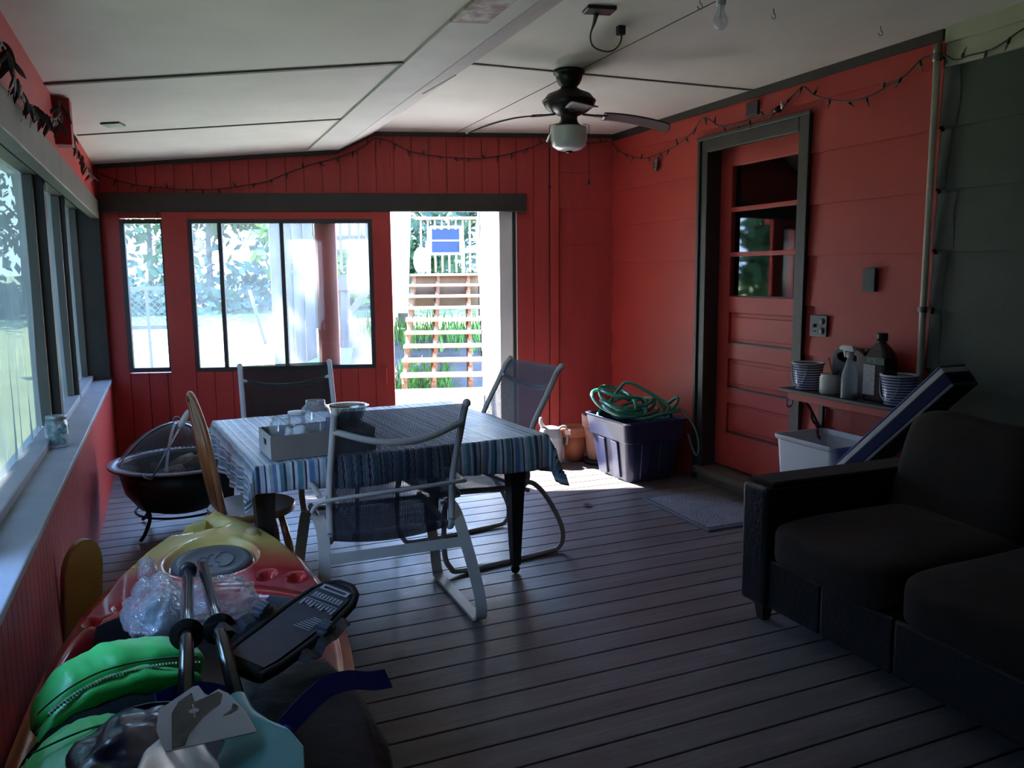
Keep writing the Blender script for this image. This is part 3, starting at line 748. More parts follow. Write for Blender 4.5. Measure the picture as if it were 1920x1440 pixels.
# ---- fire pit with mesh dome, poker
FP = (0.0, 5.31)
fp = thing('fire_pit', 'round black fire pit with mesh dome in the far left corner', 'fire pit', (FP[0], FP[1], 0))
M_rim = mat('grey_steel_rim', (.30, .29, .32, 1), (.22, .21, .24, 1), rough=.4, metal=.5, scale=14)
m = MB(); m.lathe([(0, .115), (.14, .12), (.24, .155), (.31, .25), (.345, .40), (.335, .40), (.29, .28), (.22, .19), (0, .16)], 40); m.build('bowl', M_blackmetal, fp)  # made deep so its black stands in for shade under the pit
m = MB(); m.lathe([(.335, .400), (.395, .408), (.40, .418), (.395, .424), (.34, .417), (.335, .40)], 48); m.build('rim', M_rim, fp)
for k in range(4):
    a = rad(45 + 90 * k); c, s = math.cos(a), math.sin(a); m = MB()
    m.tube(spline([(.33 * c, .33 * s, .38), (.31 * c, .31 * s, .25), (.25 * c, .25 * s, .14), (.29 * c, .29 * s, .05), (.33 * c, .33 * s, .012)], 5), .011, 8); m.build('leg', M_blackmetal, fp)
m = MB(); m.tube([(.262 * math.cos(2 * PI * i / 28), .262 * math.sin(2 * PI * i / 28), .13) for i in range(28)], .007, 6, closed=True); m.build('base_ring', M_blackmetal, fp)
def domez(r): return .424 + .225 * (1 - (r / .345) ** 2) ** .9
M_mesh = sling_material('black_wire_mesh', (.03, .028, .034, 1), .5, .006)
m = MB()
m.surf(lambda u, v: V((.345 * v * math.cos(2 * PI * u), .345 * v * math.sin(2 * PI * u), domez(min(.3449, .345 * v)))), 49, 16, uvs=(2.0, .45)); m.build('mesh_dome', M_mesh, fp)
for k in range(3):
    a = rad(18 + 60 * k); m = MB()
    m.strap([V((r * math.cos(a), r * math.sin(a), domez(min(abs(r), .3449)) + .004)) for r in [-.345 + .69 * i / 24 for i in range(25)]], .016, .003, (-math.sin(a), math.cos(a), 0)); m.build('dome_strap', M_rim, fp)
m = MB(); m.tube([(.02 * math.cos(2 * PI * i / 12), 0, .665 + .02 * math.sin(2 * PI * i / 12)) for i in range(12)], .004, 6, closed=True); m.lathe([(.03, .648), (.012, .656), (0, .66)], 14); m.build('dome_handle', M_rim, fp)
M_char = mat('charred_wood', (.06, .035, .025, 1), (.22, .12, .08, 1), rough=.9, scale=12)
M_ash = mat('pale_ash_wood', (.78, .70, .62, 1), (.30, .18, .13, 1), rough=.9, scale=15)
for k, (x, y, a, l) in enumerate([(-.06, -.16, 20, .16), (.07, -.12, 70, .14), (.12, -.05, -15, .18), (-.13, -.08, 100, .14), (.01, .02, 40, .17), (.18, -.12, 60, .10), (-.02, -.22, 5, .1), (.10, -.20, 30, .06), (.15, -.17, 80, .05), (.06, -.24, 120, .06), (.20, -.05, 10, .07)]):
    m = MB(); c, s = math.cos(rad(a)), math.sin(rad(a)); z = .37 + .02 * (k % 3)
    m.tube([(x - c * l / 2, y - s * l / 2, z), (x, y, z + .02), (x + c * l / 2, y + s * l / 2, z + .035)], [.022, .028, .02], 7)
    o = m.build('firewood', M_char if k % 2 else M_ash); o.location = (FP[0], FP[1], 0)
    tag(o, 'charred piece of firewood lying under the fire pit mesh dome', 'firewood', 'wood scraps in the fire pit')
pk = thing('fire_poker', 'long thin poker with pale handle leaning on the fire pit', 'poker', (-.145, 4.90, .0))
a, b = V((-.150, 4.905, .405)), V((.012, 5.03, .665))
m = MB(); m.tube([a, b], .0055, 8); m.tube([a, a + V((-.03, 0, .012)), a + V((-.05, .01, .035))], .005, 8); m.build('shaft', M_rim, pk, w=True)
d = (b - a).normalized(); m = MB(); m.tube([b, b + d * .03, b + d * .09, b + d * .115], [.010, .018, .016, .008], 12); m.build('handle', M_white, pk, w=True)
# ================================================================ SMALL THINGS ON THE TABLE AND SILL
M_card = mat('grey_brown_cardboard', (.26, .22, .19, 1), (.22, .185, .16, 1), rough=.85, scale=6)
M_cardw = mat('pale_cardboard', (.60, .58, .56, 1), rough=.85)
bxr = rad(5); TOP = TZ + .012
bx = thing('cardboard_box', 'open shallow cardboard tray of empty jars on the table', 'box', (.585, 3.765, TOP), bxr)
HX, HY, BH = .232, .132, .106
m = MB(); m.box(-HX, HX, -HY, HY, 0, .004); m.box(-HX, HX, HY - .005, HY, .004, BH); m.box(HX - .005, HX, -HY, HY, .004, BH); m.build('tray', M_card, bx)
m = MB(); m.box(-HX, HX, -HY, -HY + .005, .004, BH); m.build('front_flap', M_card, bx)
m = MB(); x0, x1 = -HX, -HX + .005
m.box(x0, x1, -HY + .005, -.035, .004, BH); m.box(x0, x1, .035, HY - .005, .004, BH); m.box(x0, x1, -.035, .035, .004, .048); m.box(x0, x1, -.035, .035, .078, BH)
m.build('end_flap', M_cardw, bx)
def jar(label, loc, r, h, mouth, neck=.02):
    j = thing('glass_jar', label, 'jar', loc)
    m = MB(); t = .003
    pr = [(0, .002), (r * .9, .002), (r, .012), (r * 1.0, h - neck - r * .55), (r * .93, h - neck - r * .22), (mouth + .004, h - neck), (mouth, h - neck + .004), (mouth, h)]
    m.lathe(pr + [(mouth - t, h), (mouth - t, h - neck), (r * .9 - t, h - neck - r * .25), (r - t, h - neck - r * .6), (r - t, .014), (0, .008)], 26); m.build('jar_body', M_clear, j)
    m = MB()
    for z in (h - .005, h - .012): m.tube([(mouth * math.cos(2 * PI * i / 24), mouth * math.sin(2 * PI * i / 24), z) for i in range(24)], .0018, 6, closed=True)
    m.build('jar_thread', M_clear, j)
    return j
jar('squat empty glass jar at the left end of the cardboard tray', (.432, 3.765, TOP + .03), .056, .135, .042)
jar('tall empty glass jar in the middle of the cardboard tray', (.583, 3.755, TOP + .006), .066, .225, .042)
jl = jar('lidded glass jar between the two open jars in the tray', (.508, 3.83, TOP + .006), .04, .155, .036)
m = MB(); m.lathe([(0, .168), (.040, .168), (.040, .152), (.037, .152)], 24); m.build('lid', M_whiteplastic, jl)
m = MB(); m.ball((.46, 3.72, TOP + .075), .03, .03, .05, n=14, m=10, amp=.5, fr=25); m.ball((.50, 3.71, TOP + .085), .04, .035, .045, n=14, m=10, amp=.5, fr=25)
o = m.build('crumpled_wrap', mat('white_wrap', (.70, .72, .78, 1), (.55, .58, .64, 1), rough=.35, scale=20, bump=.6, bscale=30)); tag(o, 'crumpled white wrapping stuffed between the jars in the tray', 'wrapping')
ct = thing('printed_carton', 'small blue and white printed carton behind the tall jar', 'carton', (.668, 3.80, TOP + .006), rad(8))
m = MB(); m.box(-.03, .03, -.02, .02, 0, .135); m.build('carton_body', mat('blue_carton', (.03, .10, .32, 1), rough=.5), ct, bevel=.002)
m = MB(); m.box(-.022, .022, -.0208, -.0202, .085, .118); m.build('carton_label', M_white, ct)
bw_ = thing('steel_bowl', 'shiny steel mixing bowl on the cloth behind the near chair', 'bowl', (.86, 4.46, TOP))
m = MB(); m.lathe([(0, 0), (.06, .001), (.085, .02), (.104, .062), (.108, .082), (.120, .085), (.120, .088), (.105, .086), (.100, .063), (.082, .023), (.058, .005), (0, .004)], 40); m.build('bowl_body', M_chrome, bw_)
for k, (x, y, c, lb) in enumerate([(-.03, -.03, (.5, .03, .03, 1), 'red'), (.035, -.02, (.04, .09, .4, 1), 'blue'), (.0, .03, (.45, .02, .03, 1), 'red'), (-.05, .02, (.02, .02, .03, 1), 'black'), (.045, .035, (.03, .08, .4, 1), 'blue')]):
    m = MB(); m.ball((x, y, .048), .024, .02, .014, amp=.15, fr=40); o = m.build('trinket', mat('trinket_%d' % k, c, rough=.35)); o.location = (.86, 4.46, TOP)
    tag(o, 'small coloured trinket lying inside the shiny steel bowl', 'trinket', 'trinkets in the steel bowl')
# sea glass jar on the sill
sj = jar('mason jar with metal lid on the left windowsill', (-.545, 4.53, .70), .054, .148, .042)
m = MB(); m.lathe([(0, .153), (.045, .153), (.046, .150), (.046, .134), (.043, .134)], 26); m.build('lid', mat('zinc_lid', (.42, .46, .46, 1), rough=.4, metal=.7), sj)
M_sea = [mat('mint_chunk_%d' % i, c, rough=.55) for i, c in enumerate([(.18, .42, .36, 1), (.28, .50, .45, 1), (.12, .34, .30, 1)])]
for k in range(15):
    a = k * 2.4; rr = .030 * (1 if k % 5 else .15); z = .722 + .0245 * (k // 4)
    m = MB(); m.ball((0, 0, 0), .017, .014, .012, n=7, m=5, amp=.5, fr=45); o = m.build('sea_glass', M_sea[k % 3])
    o.location = (-.545 + rr * math.cos(a), 4.53 + rr * math.sin(a), z); o.rotation_euler = (a, k, k * .7)
    tag(o, 'mint green chunk inside the lidded jar on the windowsill', 'sea glass', 'mint chunks in the sill jar')
# yellow round-ended board leaning on the left wall
yb = thing('wooden_board', 'yellow round topped wooden board leaning against the left wall', 'board', (-.365, 3.46, 0))
prof = []
W_, H_ = .09, .41
for i in range(25):
    a = PI * i / 24; prof.append((W_ * math.cos(a), H_ + .13 * math.sin(a)))
prof += [(-W_, .0), (W_, .0)]
M_yel = mat('yellow_varnished_board', (.68, .46, .14, 1), (.54, .34, .09, 1), rough=.35, scale=5, stretch=(1, 1, .4)); M_yedge = mat('highlit_board_edge', (.62, .52, .34, 1), rough=.4)  # edge paler than the face: its highlight is in the colour
Mx = Matrix.Translation(V((-.392, 3.45, 0))) @ Matrix.Rotation(rad(48), 4, 'Z') @ Matrix.Rotation(rad(6), 4, 'X')
m = MB(); m.prism([(x, 0, z) for x, z in prof], (0, 0, 0), (0, .02, 0)); m.xf(Mx); m.build('board_edge', M_yedge, yb, w=True)
m = MB(); m.prism([(x * .96, -.002, .01 + z * .978) for x, z in prof], (0, 0, 0), (0, .004, 0)); m.xf(Mx); m.build('board_face', M_yel, yb, w=True)

# ================================================================ RIGHT-HAND CORNER
# ---- tote with hose
M_tote = mat('dark_blue_tote_plastic', (.042, .05, .125, 1), (.034, .042, .11, 1), rough=.3, scale=3)
TT = thing('storage_tote', 'dark blue plastic tote full of green hose in the far right corner', 'tote', (3.20, 5.345, 0), rad(2))
bx0, by0, tx0, ty0, TH = .195, .235, .255, .295, .455
def rr(hx, hy, z, r=.05, n=5):
    out = []
    for cx, cy, a0 in ((hx - r, hy - r, 0), (-hx + r, hy - r, 90), (-hx + r, -hy + r, 180), (hx - r, -hy + r, 270)):
        for i in range(n + 1):
            a = rad(a0 + 90 * i / n); out.append(V((cx + r * math.cos(a), cy + r * math.sin(a), z)))
    return out
def ringbox(rings, cap0=True, cap1=False):
    m = MB(); n = len(rings[0]); vs = [p for r in rings for p in r]
    fs = [(k * n + i, k * n + (i + 1) % n, (k + 1) * n + (i + 1) % n, (k + 1) * n + i) for k in range(len(rings) - 1) for i in range(n)]
    m.add(vs, fs, False)
    if cap0: m.add(rings[0], [tuple(range(n))[::-1]])
    if cap1: m.add(rings[-1], [tuple(range(n))])
    return m
def lv(f): return lerp(bx0, tx0, f), lerp(by0, ty0, f)
R_ = []
for f, z, e in ((0, 0, 0), (.66, .30, 0), (.66, .30, .012), (.98, .44, .014), (1, .455, .022), (1, .455, .005), (.95, .44, -.004), (.05, .02, -.006)):
    hx, hy = lv(f); R_.append(rr(hx + e, hy + e, z))
ringbox(R_, True, True).build('tub', M_tote, TT, bevel=.004)
for y in (-.09, .09):
    m = MB(); a, b = lv(.03), lv(.65); m.prism([(-a[0] - .001, y - .035, .02), (-b[0] - .001, y - .045, .29), (-b[0] - .001, y + .045, .29), (-a[0] - .001, y + .035, .02)], (0, 0, 0), (-.012, 0, 0)); m.build('rib', M_tote, TT, bevel=.004)
for x in (-.08, .08):
    m = MB(); a, b = lv(.03), lv(.65); m.prism([(x - .035, -a[1] - .001, .02), (x - .042, -b[1] - .001, .29), (x + .042, -b[1] - .001, .29), (x + .035, -a[1] - .001, .02)], (0, 0, 0), (0, -.012, 0)); m.build('rib', M_tote, TT, bevel=.004)
M_hose = mat('green_garden_hose', (.05, .30, .20, 1), (.04, .24, .16, 1), rough=.22, scale=10)
hz = thing('garden_hose', 'tangled green garden hose heaped in the blue tote', 'hose', (3.20, 5.345, .30))
hp = [(3.0, 5.2, .34), (2.98, 5.5, .40), (3.05, 5.6, .47), (3.25, 5.55, .56), (3.38, 5.35, .52), (3.25, 5.15, .50), (3.0, 5.12, .49), (2.90, 5.3, .53), (2.91, 5.5, .60), (3.0, 5.56, .63), (3.15, 5.45, .60), (3.22, 5.25, .58), (3.15, 5.12, .50), (3.2, 5.2, .40), (3.35, 5.4, .45), (3.3, 5.58, .52), (3.1, 5.6, .60), (2.96, 5.45, .64), (2.99, 5.25, .62), (3.15, 5.2, .60), (3.22, 5.3, .52), (3.05, 5.3, .45),
      (3.0, 5.4, .52), (3.1, 5.4, .66), (3.14, 5.36, .70), (3.22, 5.28, .66), (3.34, 5.12, .55), (3.30, 5.1, .48), (3.36, 5.2, .52), (3.41, 5.12, .60), (3.38, 5.06, .58), (3.36, 5.12, .50), (3.42, 5.22, .44), (3.3, 5.35, .42), (3.1, 5.45, .48), (2.93, 5.36, .55), (2.92, 5.2, .52), (3.1, 5.1, .47), (3.3, 5.08, .50), (3.40, 5.05, .52)]
m = MB(); m.tube(spline(hp, 7), .0125, 8); m.build('hose_coil', M_hose, hz, w=True)
hp2 = [(3.35, 5.5, .42), (3.1, 5.58, .50), (2.95, 5.42, .57), (2.93, 5.18, .55), (3.06, 5.12, .53), (3.14, 5.3, .60), (3.13, 5.5, .64), (2.99, 5.5, .66), (2.92, 5.36, .60), (3.0, 5.22, .54), (3.18, 5.16, .56), (3.3, 5.26, .58), (3.33, 5.44, .56), (3.2, 5.52, .50), (3.06, 5.42, .49), (3.02, 5.28, .50), (3.12, 5.18, .49), (3.26, 5.2, .53), (3.36, 5.32, .58), (3.39, 5.24, .50)]
m = MB(); m.tube(spline(hp2, 7), .0125, 8); m.build('hose_coil', M_hose, hz, w=True)
m = MB(); m.tube(spline([(3.40, 5.05, .52), (3.45, 5.02, .47), (3.49, 4.97, .36), (3.505, 4.96, .24), (3.50, 4.985, .19), (3.49, 5.02, .24), (3.47, 5.05, .34)], 7), .007, 8); m.build('loose_loop', mat('hose_end', (.16, .30, .22, 1), rough=.4), hz, w=True)
# ---- terracotta pots
M_terra = mat('terracotta', (.52, .17, .085, 1), (.42, .13, .065, 1), rough=.75, scale=9, bump=.1)
M_terrap = mat('pale_dusty_terracotta', (.56, .30, .24, 1), (.48, .24, .19, 1), rough=.8, scale=9, bump=.1)
def pot(label, loc, mt, r, h, z0=0.0):
    p = thing('flower_pot', label, 'flower pot', loc)
    m = MB(); m.lathe([(0, z0), (r * .62, z0), (r * .86, z0 + h * .75), (r * .80, z0 + h * .75), (r * .58, z0 + .02), (0, z0 + .02)], 32); m.build('pot_body', mt, p)
    m = MB(); m.lathe([(r * .86, z0 + h * .74), (r * .96, z0 + h * .74), (r, z0 + h * .985), (r * .985, z0 + h), (r * .89, z0 + h), (r * .86, z0 + h * .9), (r * .80, z0 + h * .75)], 32); m.build('pot_rim', mt, p)
    return p
p1 = pot('empty orange terracotta pot with price sticker beside the corner post', (2.985, 5.96, 0), M_terra, .132, .28)
a0 = rad(-117 - 18); m = MB(); m.prism([(.136 * math.cos(a0 + da), .136 * math.sin(a0 + da), z) for da, z in ((-.16, .235), (.16, .235), (.16, .272), (-.16, .272))], (0, 0, 0), (.006 * math.cos(a0), .006 * math.sin(a0), 0)); m.build('price_sticker', M_white, p1)
p2 = pot('tall dusty pink terracotta pot half hidden by the blue tote', (3.13, 5.80, 0), M_terrap, .135, .36, .035)
m = MB(); m.lathe([(0, 0), (.115, 0), (.125, .034), (.118, .034), (.11, .01), (0, .012)], 28); m.build('saucer', M_black, p2)
# ---- grey can by the doorway post
gc = thing('watering_can', 'pale grey plastic can with handle behind the doorway chair', 'watering can', (2.765, 5.93, 0), rad(-20))
M_gp = mat('pale_grey_plastic', (.42, .42, .45, 1), (.36, .36, .39, 1), rough=.4)
ringbox([rr(.085, .075, 0), rr(.095, .085, .02), rr(.095, .085, .22), rr(.075, .065, .29), rr(.05, .045, .30)], True, True).build('can_body', M_gp, gc, bevel=.004)
m = MB(); m.tube(spline([(.07, 0, .285), (.11, 0, .30), (.135, 0, .27), (.135, 0, .17), (.125, 0, .15)], 5), .010, 8); m.build('handle', M_gp, gc)
m = MB(); m.lathe([(0, 0), (.035, 0), (.035, .006), (.028, .008), (0, .008)], 20, (-.02, -.084, .20), Matrix.Rotation(PI / 2, 4, 'X')); m.build('dial', M_white, gc)
m = MB(); m.tube([(-.05, 0, .28), (-.075, 0, .33), (-.08, 0, .375)], [.022, .017, .012], 10); m.build('spout', M_white, gc)

# ---- shelf beside the door and the things on it
SZ, SXF = .83, 3.335
sh = thing('wall_shelf', 'narrow painted shelf on the red wall beside the door', 'shelf', (3.45, 3.45, SZ))
m = MB(); m.prism([(SXF, 3.03, SZ - .018), (SXF, 3.93, SZ - .018), (3.51, 3.93, SZ - .018), (3.51, 3.03, SZ - .018)], (0, 0, 0), (0, 0, .018)); m.box(3.51, 3.545, 3.03, 3.93, SZ - .018, SZ); m.build('shelf_board', M_brown, sh, w=True, bevel=.003)
m = MB(); m.box(SXF + .012, SXF + .03, 3.03, 3.86, SZ - .062, SZ - .018); m.build('apron', M_red, sh, w=True, bevel=.003)
for y in (3.78, 3.16):
    m = MB(); m.box(3.525, 3.545, y - .015, y + .015, SZ - .26, SZ - .018); m.box(3.37, 3.53, y - .012, y + .012, SZ - .04, SZ - .02)
    m.tube([(3.375, y, SZ - .04), (3.44, y, SZ - .10), (3.53, y, SZ - .24)], .007, 8); m.build('bracket', M_brown, sh, w=True)
m = MB(); m.tube([(3.40 + .022 * math.cos(2 * PI * i / 16), 3.905, SZ - .09 + .028 * math.sin(2 * PI * i / 16)) for i in range(16)], .006, 8, closed=True); m.tube([(3.40, 3.905, SZ - .06), (3.40, 3.905, SZ - .015)], .005); m.build('hook_ring', M_rim, sh, w=True)
m = MB(); P = [(3.44 + .008 * math.cos(i * .9) + .004 * i / 3, 3.83 - .0065 * i, SZ - .03 - .0135 * i) for i in range(20)]; m.tube(P, [.006 if i % 2 else .010 for i in range(20)], 6); o = m.build('twisted_cord', mat('dark_red_cord', (.12, .015, .018, 1), rough=.7)); tag(o, 'dark twisted cord hanging under the left end of the shelf', 'cord')
M_enam = NT('blue_banded_enamel')
t = M_enam; b = t.n('ShaderNodeBsdfPrincipled', Roughness=.22); tc = t.n('ShaderNodeTexCoord'); sp = t.n('ShaderNodeSeparateXYZ'); t.l(tc.outputs['Object'], sp.inputs[0])
f = t.math('FRACT', t.math('MULTIPLY', sp.outputs[2], 1 / .0145)); t.l(t.ramp(f, [(0, (.04, .06, .25, 1)), (.52, (.62, .66, .78, 1))], True), b.inputs['Base Color'])
M_enam = t.done(b.outputs[0])
def bucket(label, loc):
    k = thing('enamel_bucket', label, 'bucket', loc)
    m = MB(); m.lathe([(0, 0), (.066, 0), (.068, .004), (.088, .155), (.084, .155), (.064, .008), (0, .008)], 36); m.build('pail', M_enam, k)
    m = MB(); m.lathe([(.088, .150), (.094, .153), (.094, .160), (.083, .160), (.083, .150)], 36); m.build('rim', M_whiteplastic, k)
    m = MB(); m.tube(spline([(-.06, -.066, .148), (-.078, -.062, .09), (-.08, -.035, .045), (-.078, .02, .03), (-.07, .055, .07), (-.055, .07, .148)], 6), .0025, 6); m.build('bail_handle', M_rim, k)
    return k
bucket('blue banded enamel bucket at the door end of the shelf', (3.43, 3.79, SZ))
bucket('blue banded enamel bucket beside the black bottle on the shelf', (3.432, 3.135, SZ))
cp = thing('white_crock', 'white ceramic crock holding a pencil on the shelf', 'crock', (3.425, 3.605, SZ))
m = MB(); m.lathe([(0, 0), (.052, 0), (.058, .008), (.058, .092), (.050, .104), (.054, .112), (.050, .112), (.046, .104), (.052, .09), (.052, .012), (0, .012)], 30); m.build('crock_body', M_white, cp)
pc = thing('pencil', 'orange pencil standing in the white crock', 'pencil', (3.425, 3.60, SZ + .02))
a, b = V((3.44, 3.575, SZ + .02)), V((3.41, 3.615, SZ + .205)); m = MB(); m.tube([a, a.lerp(b, .93)], .0052, 6); m.build('barrel', mat('orange_pencil', (.6, .22, .05, 1), rough=.4), pc, w=True)
m = MB(); m.tube([a.lerp(b, .93), b], .0055, 8); m.build('eraser', mat('pink_eraser', (.6, .35, .3, 1), rough=.7), pc, w=True)
pn = thing('pen', 'dark pen leaning inside the white crock', 'pen', (3.43, 3.62, SZ + .02)); m = MB(); m.tube([(3.43, 3.63, SZ + .02), (3.455, 3.575, SZ + .135)], .0045, 8); m.build('barrel', M_black, pn, w=True)
M_jug = mat('charcoal_plastic', (.03, .034, .042, 1), (.036, .04, .048, 1), rough=.4)
jg = thing('plastic_jug', 'charcoal plastic jug with a moulded grip behind the spray bottle', 'jug', (3.495, 3.50, SZ))
out = [(-.125, 0), (.125, 0), (.13, .01), (.13, .21), (.118, .245), (.09, .262), (-.05, .262), (-.10, .245), (-.13, .20), (-.13, .01)]
inn = [(-.02, .185), (.06, .185), (.085, .20), (.085, .225), (.06, .235), (-.02, .235), (-.05, .222), (-.05, .198)]
m = MB(); hw = .042
def ringy(pts, x): return [V((x, y, z)) for y, z in pts]
def face_with_hole(mb, x, flip):
    # outline joined to the hole by strips of quads/triangles around matching angles
    k = 40; cy, cz = .015, .19
    def at(poly, a):
        d = (math.cos(a), math.sin(a)); best = 1e9
        for i in range(len(poly)):
            (x1, y1), (x2, y2) = poly[i], poly[(i + 1) % len(poly)]
            ex, ey = x2 - x1, y2 - y1; den = d[0] * ey - d[1] * ex
            if abs(den) < 1e-9: continue
            tt = ((x1 - cy) * ey - (y1 - cz) * ex) / den; uu = ((x1 - cy) * d[1] - (y1 - cz) * d[0]) / den
            if tt > 0 and -1e-6 <= uu <= 1 + 1e-6: best = min(best, tt)
        return (cy + d[0] * best, cz + d[1] * best)
    A = [at(out, 2 * PI * i / k + .01) for i in range(k)]; B = [at([(p[0] - 0, p[1]) for p in inn], 2 * PI * i / k + .01) for i in range(k)]
    return A, B
A, B = face_with_hole(m, 0, 0); k = len(A)
vs = [V((-hw, y, z)) for y, z in A] + [V((-hw, y, z)) for y, z in B] + [V((hw, y, z)) for y, z in A] + [V((hw, y, z)) for y, z in B]
fs = []
for i in range(k):
    j2 = (i + 1) % k
    fs += [(i, j2, k + j2, k + i), (2 * k + j2, 2 * k + i, 3 * k + i, 3 * k + j2), (j2, i, 2 * k + i, 2 * k + j2), (k + i, k + j2, 3 * k + j2, 3 * k + i)]
m.add(vs, fs); m.build('jug_body', M_jug, jg, bevel=.008, seg=3)
m = MB(); m.lathe([(0, .29), (.026, .29), (.028, .285), (.028, .262), (0, .262)], 20, (0, -.105, -.02)); m.build('cap', M_black, jg)
M_spray = glass('milky_spray_plastic', tint=(.8, .86, .92, 1), refl=.6, haze=.5, hazec=(.62, .68, .76, 1), trl=.5)
sb = thing('spray_bottle', 'translucent trigger spray bottle half filled on the shelf', 'spray bottle', (3.385, 3.425, SZ))
m = MB(); m.lathe([(0, 0), (.040, 0), (.043, .006), (.043, .105), (.040, .135), (.022, .19), (.016, .215), (.016, .235), (0, .235)], 28); m.build('bottle_body', M_spray, sb)
m = MB(); m.lathe([(0, .004), (.039, .004), (.039, .032), (0, .032)], 24); m.build('liquid', mat('olive_liquid', (.20, .20, .10, 1), rough=.3), sb)
m = MB(); m.lathe([(.019, .222), (.019, .25), (.012, .254)], 20); m.ob((0, .012, .272), (.011, 0, 0), (0, .040, 0), (0, .006, .014)); m.ob((0, .060, .270), (.008, 0, 0), (0, .014, 0), (0, 0, .009)); m.ob((0, .038, .245), (.006, 0, 0), (0, .006, -.004), (0, .006, .022))
m.build('trigger_head', M_white, sb, bevel=.003)
bk_ = thing('cleaner_bottle', 'large black bottle with a green and white label on the shelf', 'bottle', (3.45, 3.275, SZ), rad(0))
R4 = []
for hx, hy, z, r_ in ((.046, .078, 0, .03), (.05, .082, .01, .03), (.05, .082, .20, .03), (.048, .078, .235, .03), (.038, .058, .275, .028), (.026, .032, .302, .02), (.022, .022, .312, .021), (.022, .022, .325, .021)):
    R4.append(rr(hx, hy, z, min(r_, hx - .001)))
ringbox(R4, True, True).build('bottle_body', mat('black_gloss_plastic', (.012, .011, .011, 1), rough=.2), bk_, bevel=.003)
m = MB(); m.lathe([(0, .362), (.026, .362), (.028, .357), (.028, .32), (0, .32)], 22); m.build('cap', M_black, bk_)
m = MB(); m.box(-.0512, -.0502, -.068, .068, .20, .236); m.build('green_label', mat('dark_green_label', (.015, .07, .035, 1), rough=.4), bk_)
m = MB(); m.box(-.0516, -.0504, -.01, .068, .035, .195); m.build('white_label', mat('white_text_label', (.55, .57, .62, 1), (.42, .44, .48, 1), rough=.5, scale=150, stretch=(1, .25, 1), detail=1, lo=.45, hi=.55), bk_)
def text(body, size, parent, loc, rot, mt, name, ext=.0004):
    cu = bpy.data.curves.new(name, 'FONT'); cu.body = body; cu.size = size; cu.extrude = ext; cu.align_x = 'CENTER'; cu.align_y = 'CENTER'
    tmp = bpy.data.objects.new(name, cu); COL.objects.link(tmp)
    dg = bpy.context.evaluated_depsgraph_get(); me = bpy.data.meshes.new_from_object(tmp.evaluated_get(dg))
    bpy.data.objects.remove(tmp); o = bpy.data.objects.new(name, me); COL.objects.link(o); me.materials.clear(); me.materials.append(mt)
    o.parent = parent; o.location = loc; o.rotation_euler = rot; WM[o.name] = WM[parent.name].copy() if parent else Matrix.Identity(4)
    return o
text('BITE', .030, bk_, (-.0520, .015, .2185), (PI / 2, 0, -PI / 2), mat('pale_green_print', (.35, .42, .36, 1), rough=.5), 'label_lettering')

# ---- white bin and the striped pad
wb_ = thing('plastic_bin', 'white open plastic bin under the shelf behind the sofa', 'bin', (3.352, 3.525, 0), rad(0))
BHT = .598
R5 = [rr(.145, .185, 0, .03), rr(.178, .225, .57, .035), rr(.188, .235, .575, .035), rr(.192, .24, BHT, .035), rr(.180, .228, BHT, .03), rr(.172, .22, .57, .03), rr(.14, .18, .012, .03)]
ringbox(R5, True, True).build('bin_body', M_whiteplastic, wb_, bevel=.003)
m = MB()
for k in range(5): m.ball((rng.uniform(-.09, .09), rng.uniform(-.12, .12), rng.uniform(.46, .50)), .06, .07, .05, n=9, m=6, amp=.5, fr=16)
o = m.build('crumpled_packaging', mat('pale_packaging', (.45, .44, .5, 1), (.32, .26, .26, 1), rough=.6, scale=12)); o.location = (3.352, 3.525, 0); tag(o, 'crumpled pale packaging lying inside the white bin', 'packaging', kind='stuff')
fpd = thing('folding_pad', 'long blue and white striped foam pad leaning behind the sofa', 'foam pad', (3.24, 3.2, .5))
M_blue = mat('royal_blue_fabric', (.018, .05, .26, 1), (.014, .042, .22, 1), rough=.6); M_wht = mat('white_fabric_stripe', (.62, .63, .66, 1), rough=.65); M_navy = mat('navy_fabric', (.010, .016, .085, 1), rough=.8, spec=.15)
pa, pb = V((3.25, 3.275, .505)), V((3.25, 2.665, 1.085)); d = (pb - pa).normalized(); nn = V((0, d.z, -d.y)); nn = nn if nn.z > 0 else -nn
def band(a, b, mt, x0=3.165, x1=3.322, nm='pad_stripe'):
    m = MB(); q = [pa + nn * a, pb + nn * a, pb + nn * b, pa + nn * b]
    m.prism([V((x0, p.y, p.z)) for p in q], (0, 0, 0), (x1 - x0, 0, 0)); m.build(nm, mt, fpd, w=True, bevel=.004)
band(.002, .014, M_blue); band(-.026, .002, M_wht); band(-.082, -.026, M_navy, nm='pad_core'); band(-.10, -.082, mat('slate_backing', (.10, .11, .14, 1), rough=.7), nm='pad_backing')

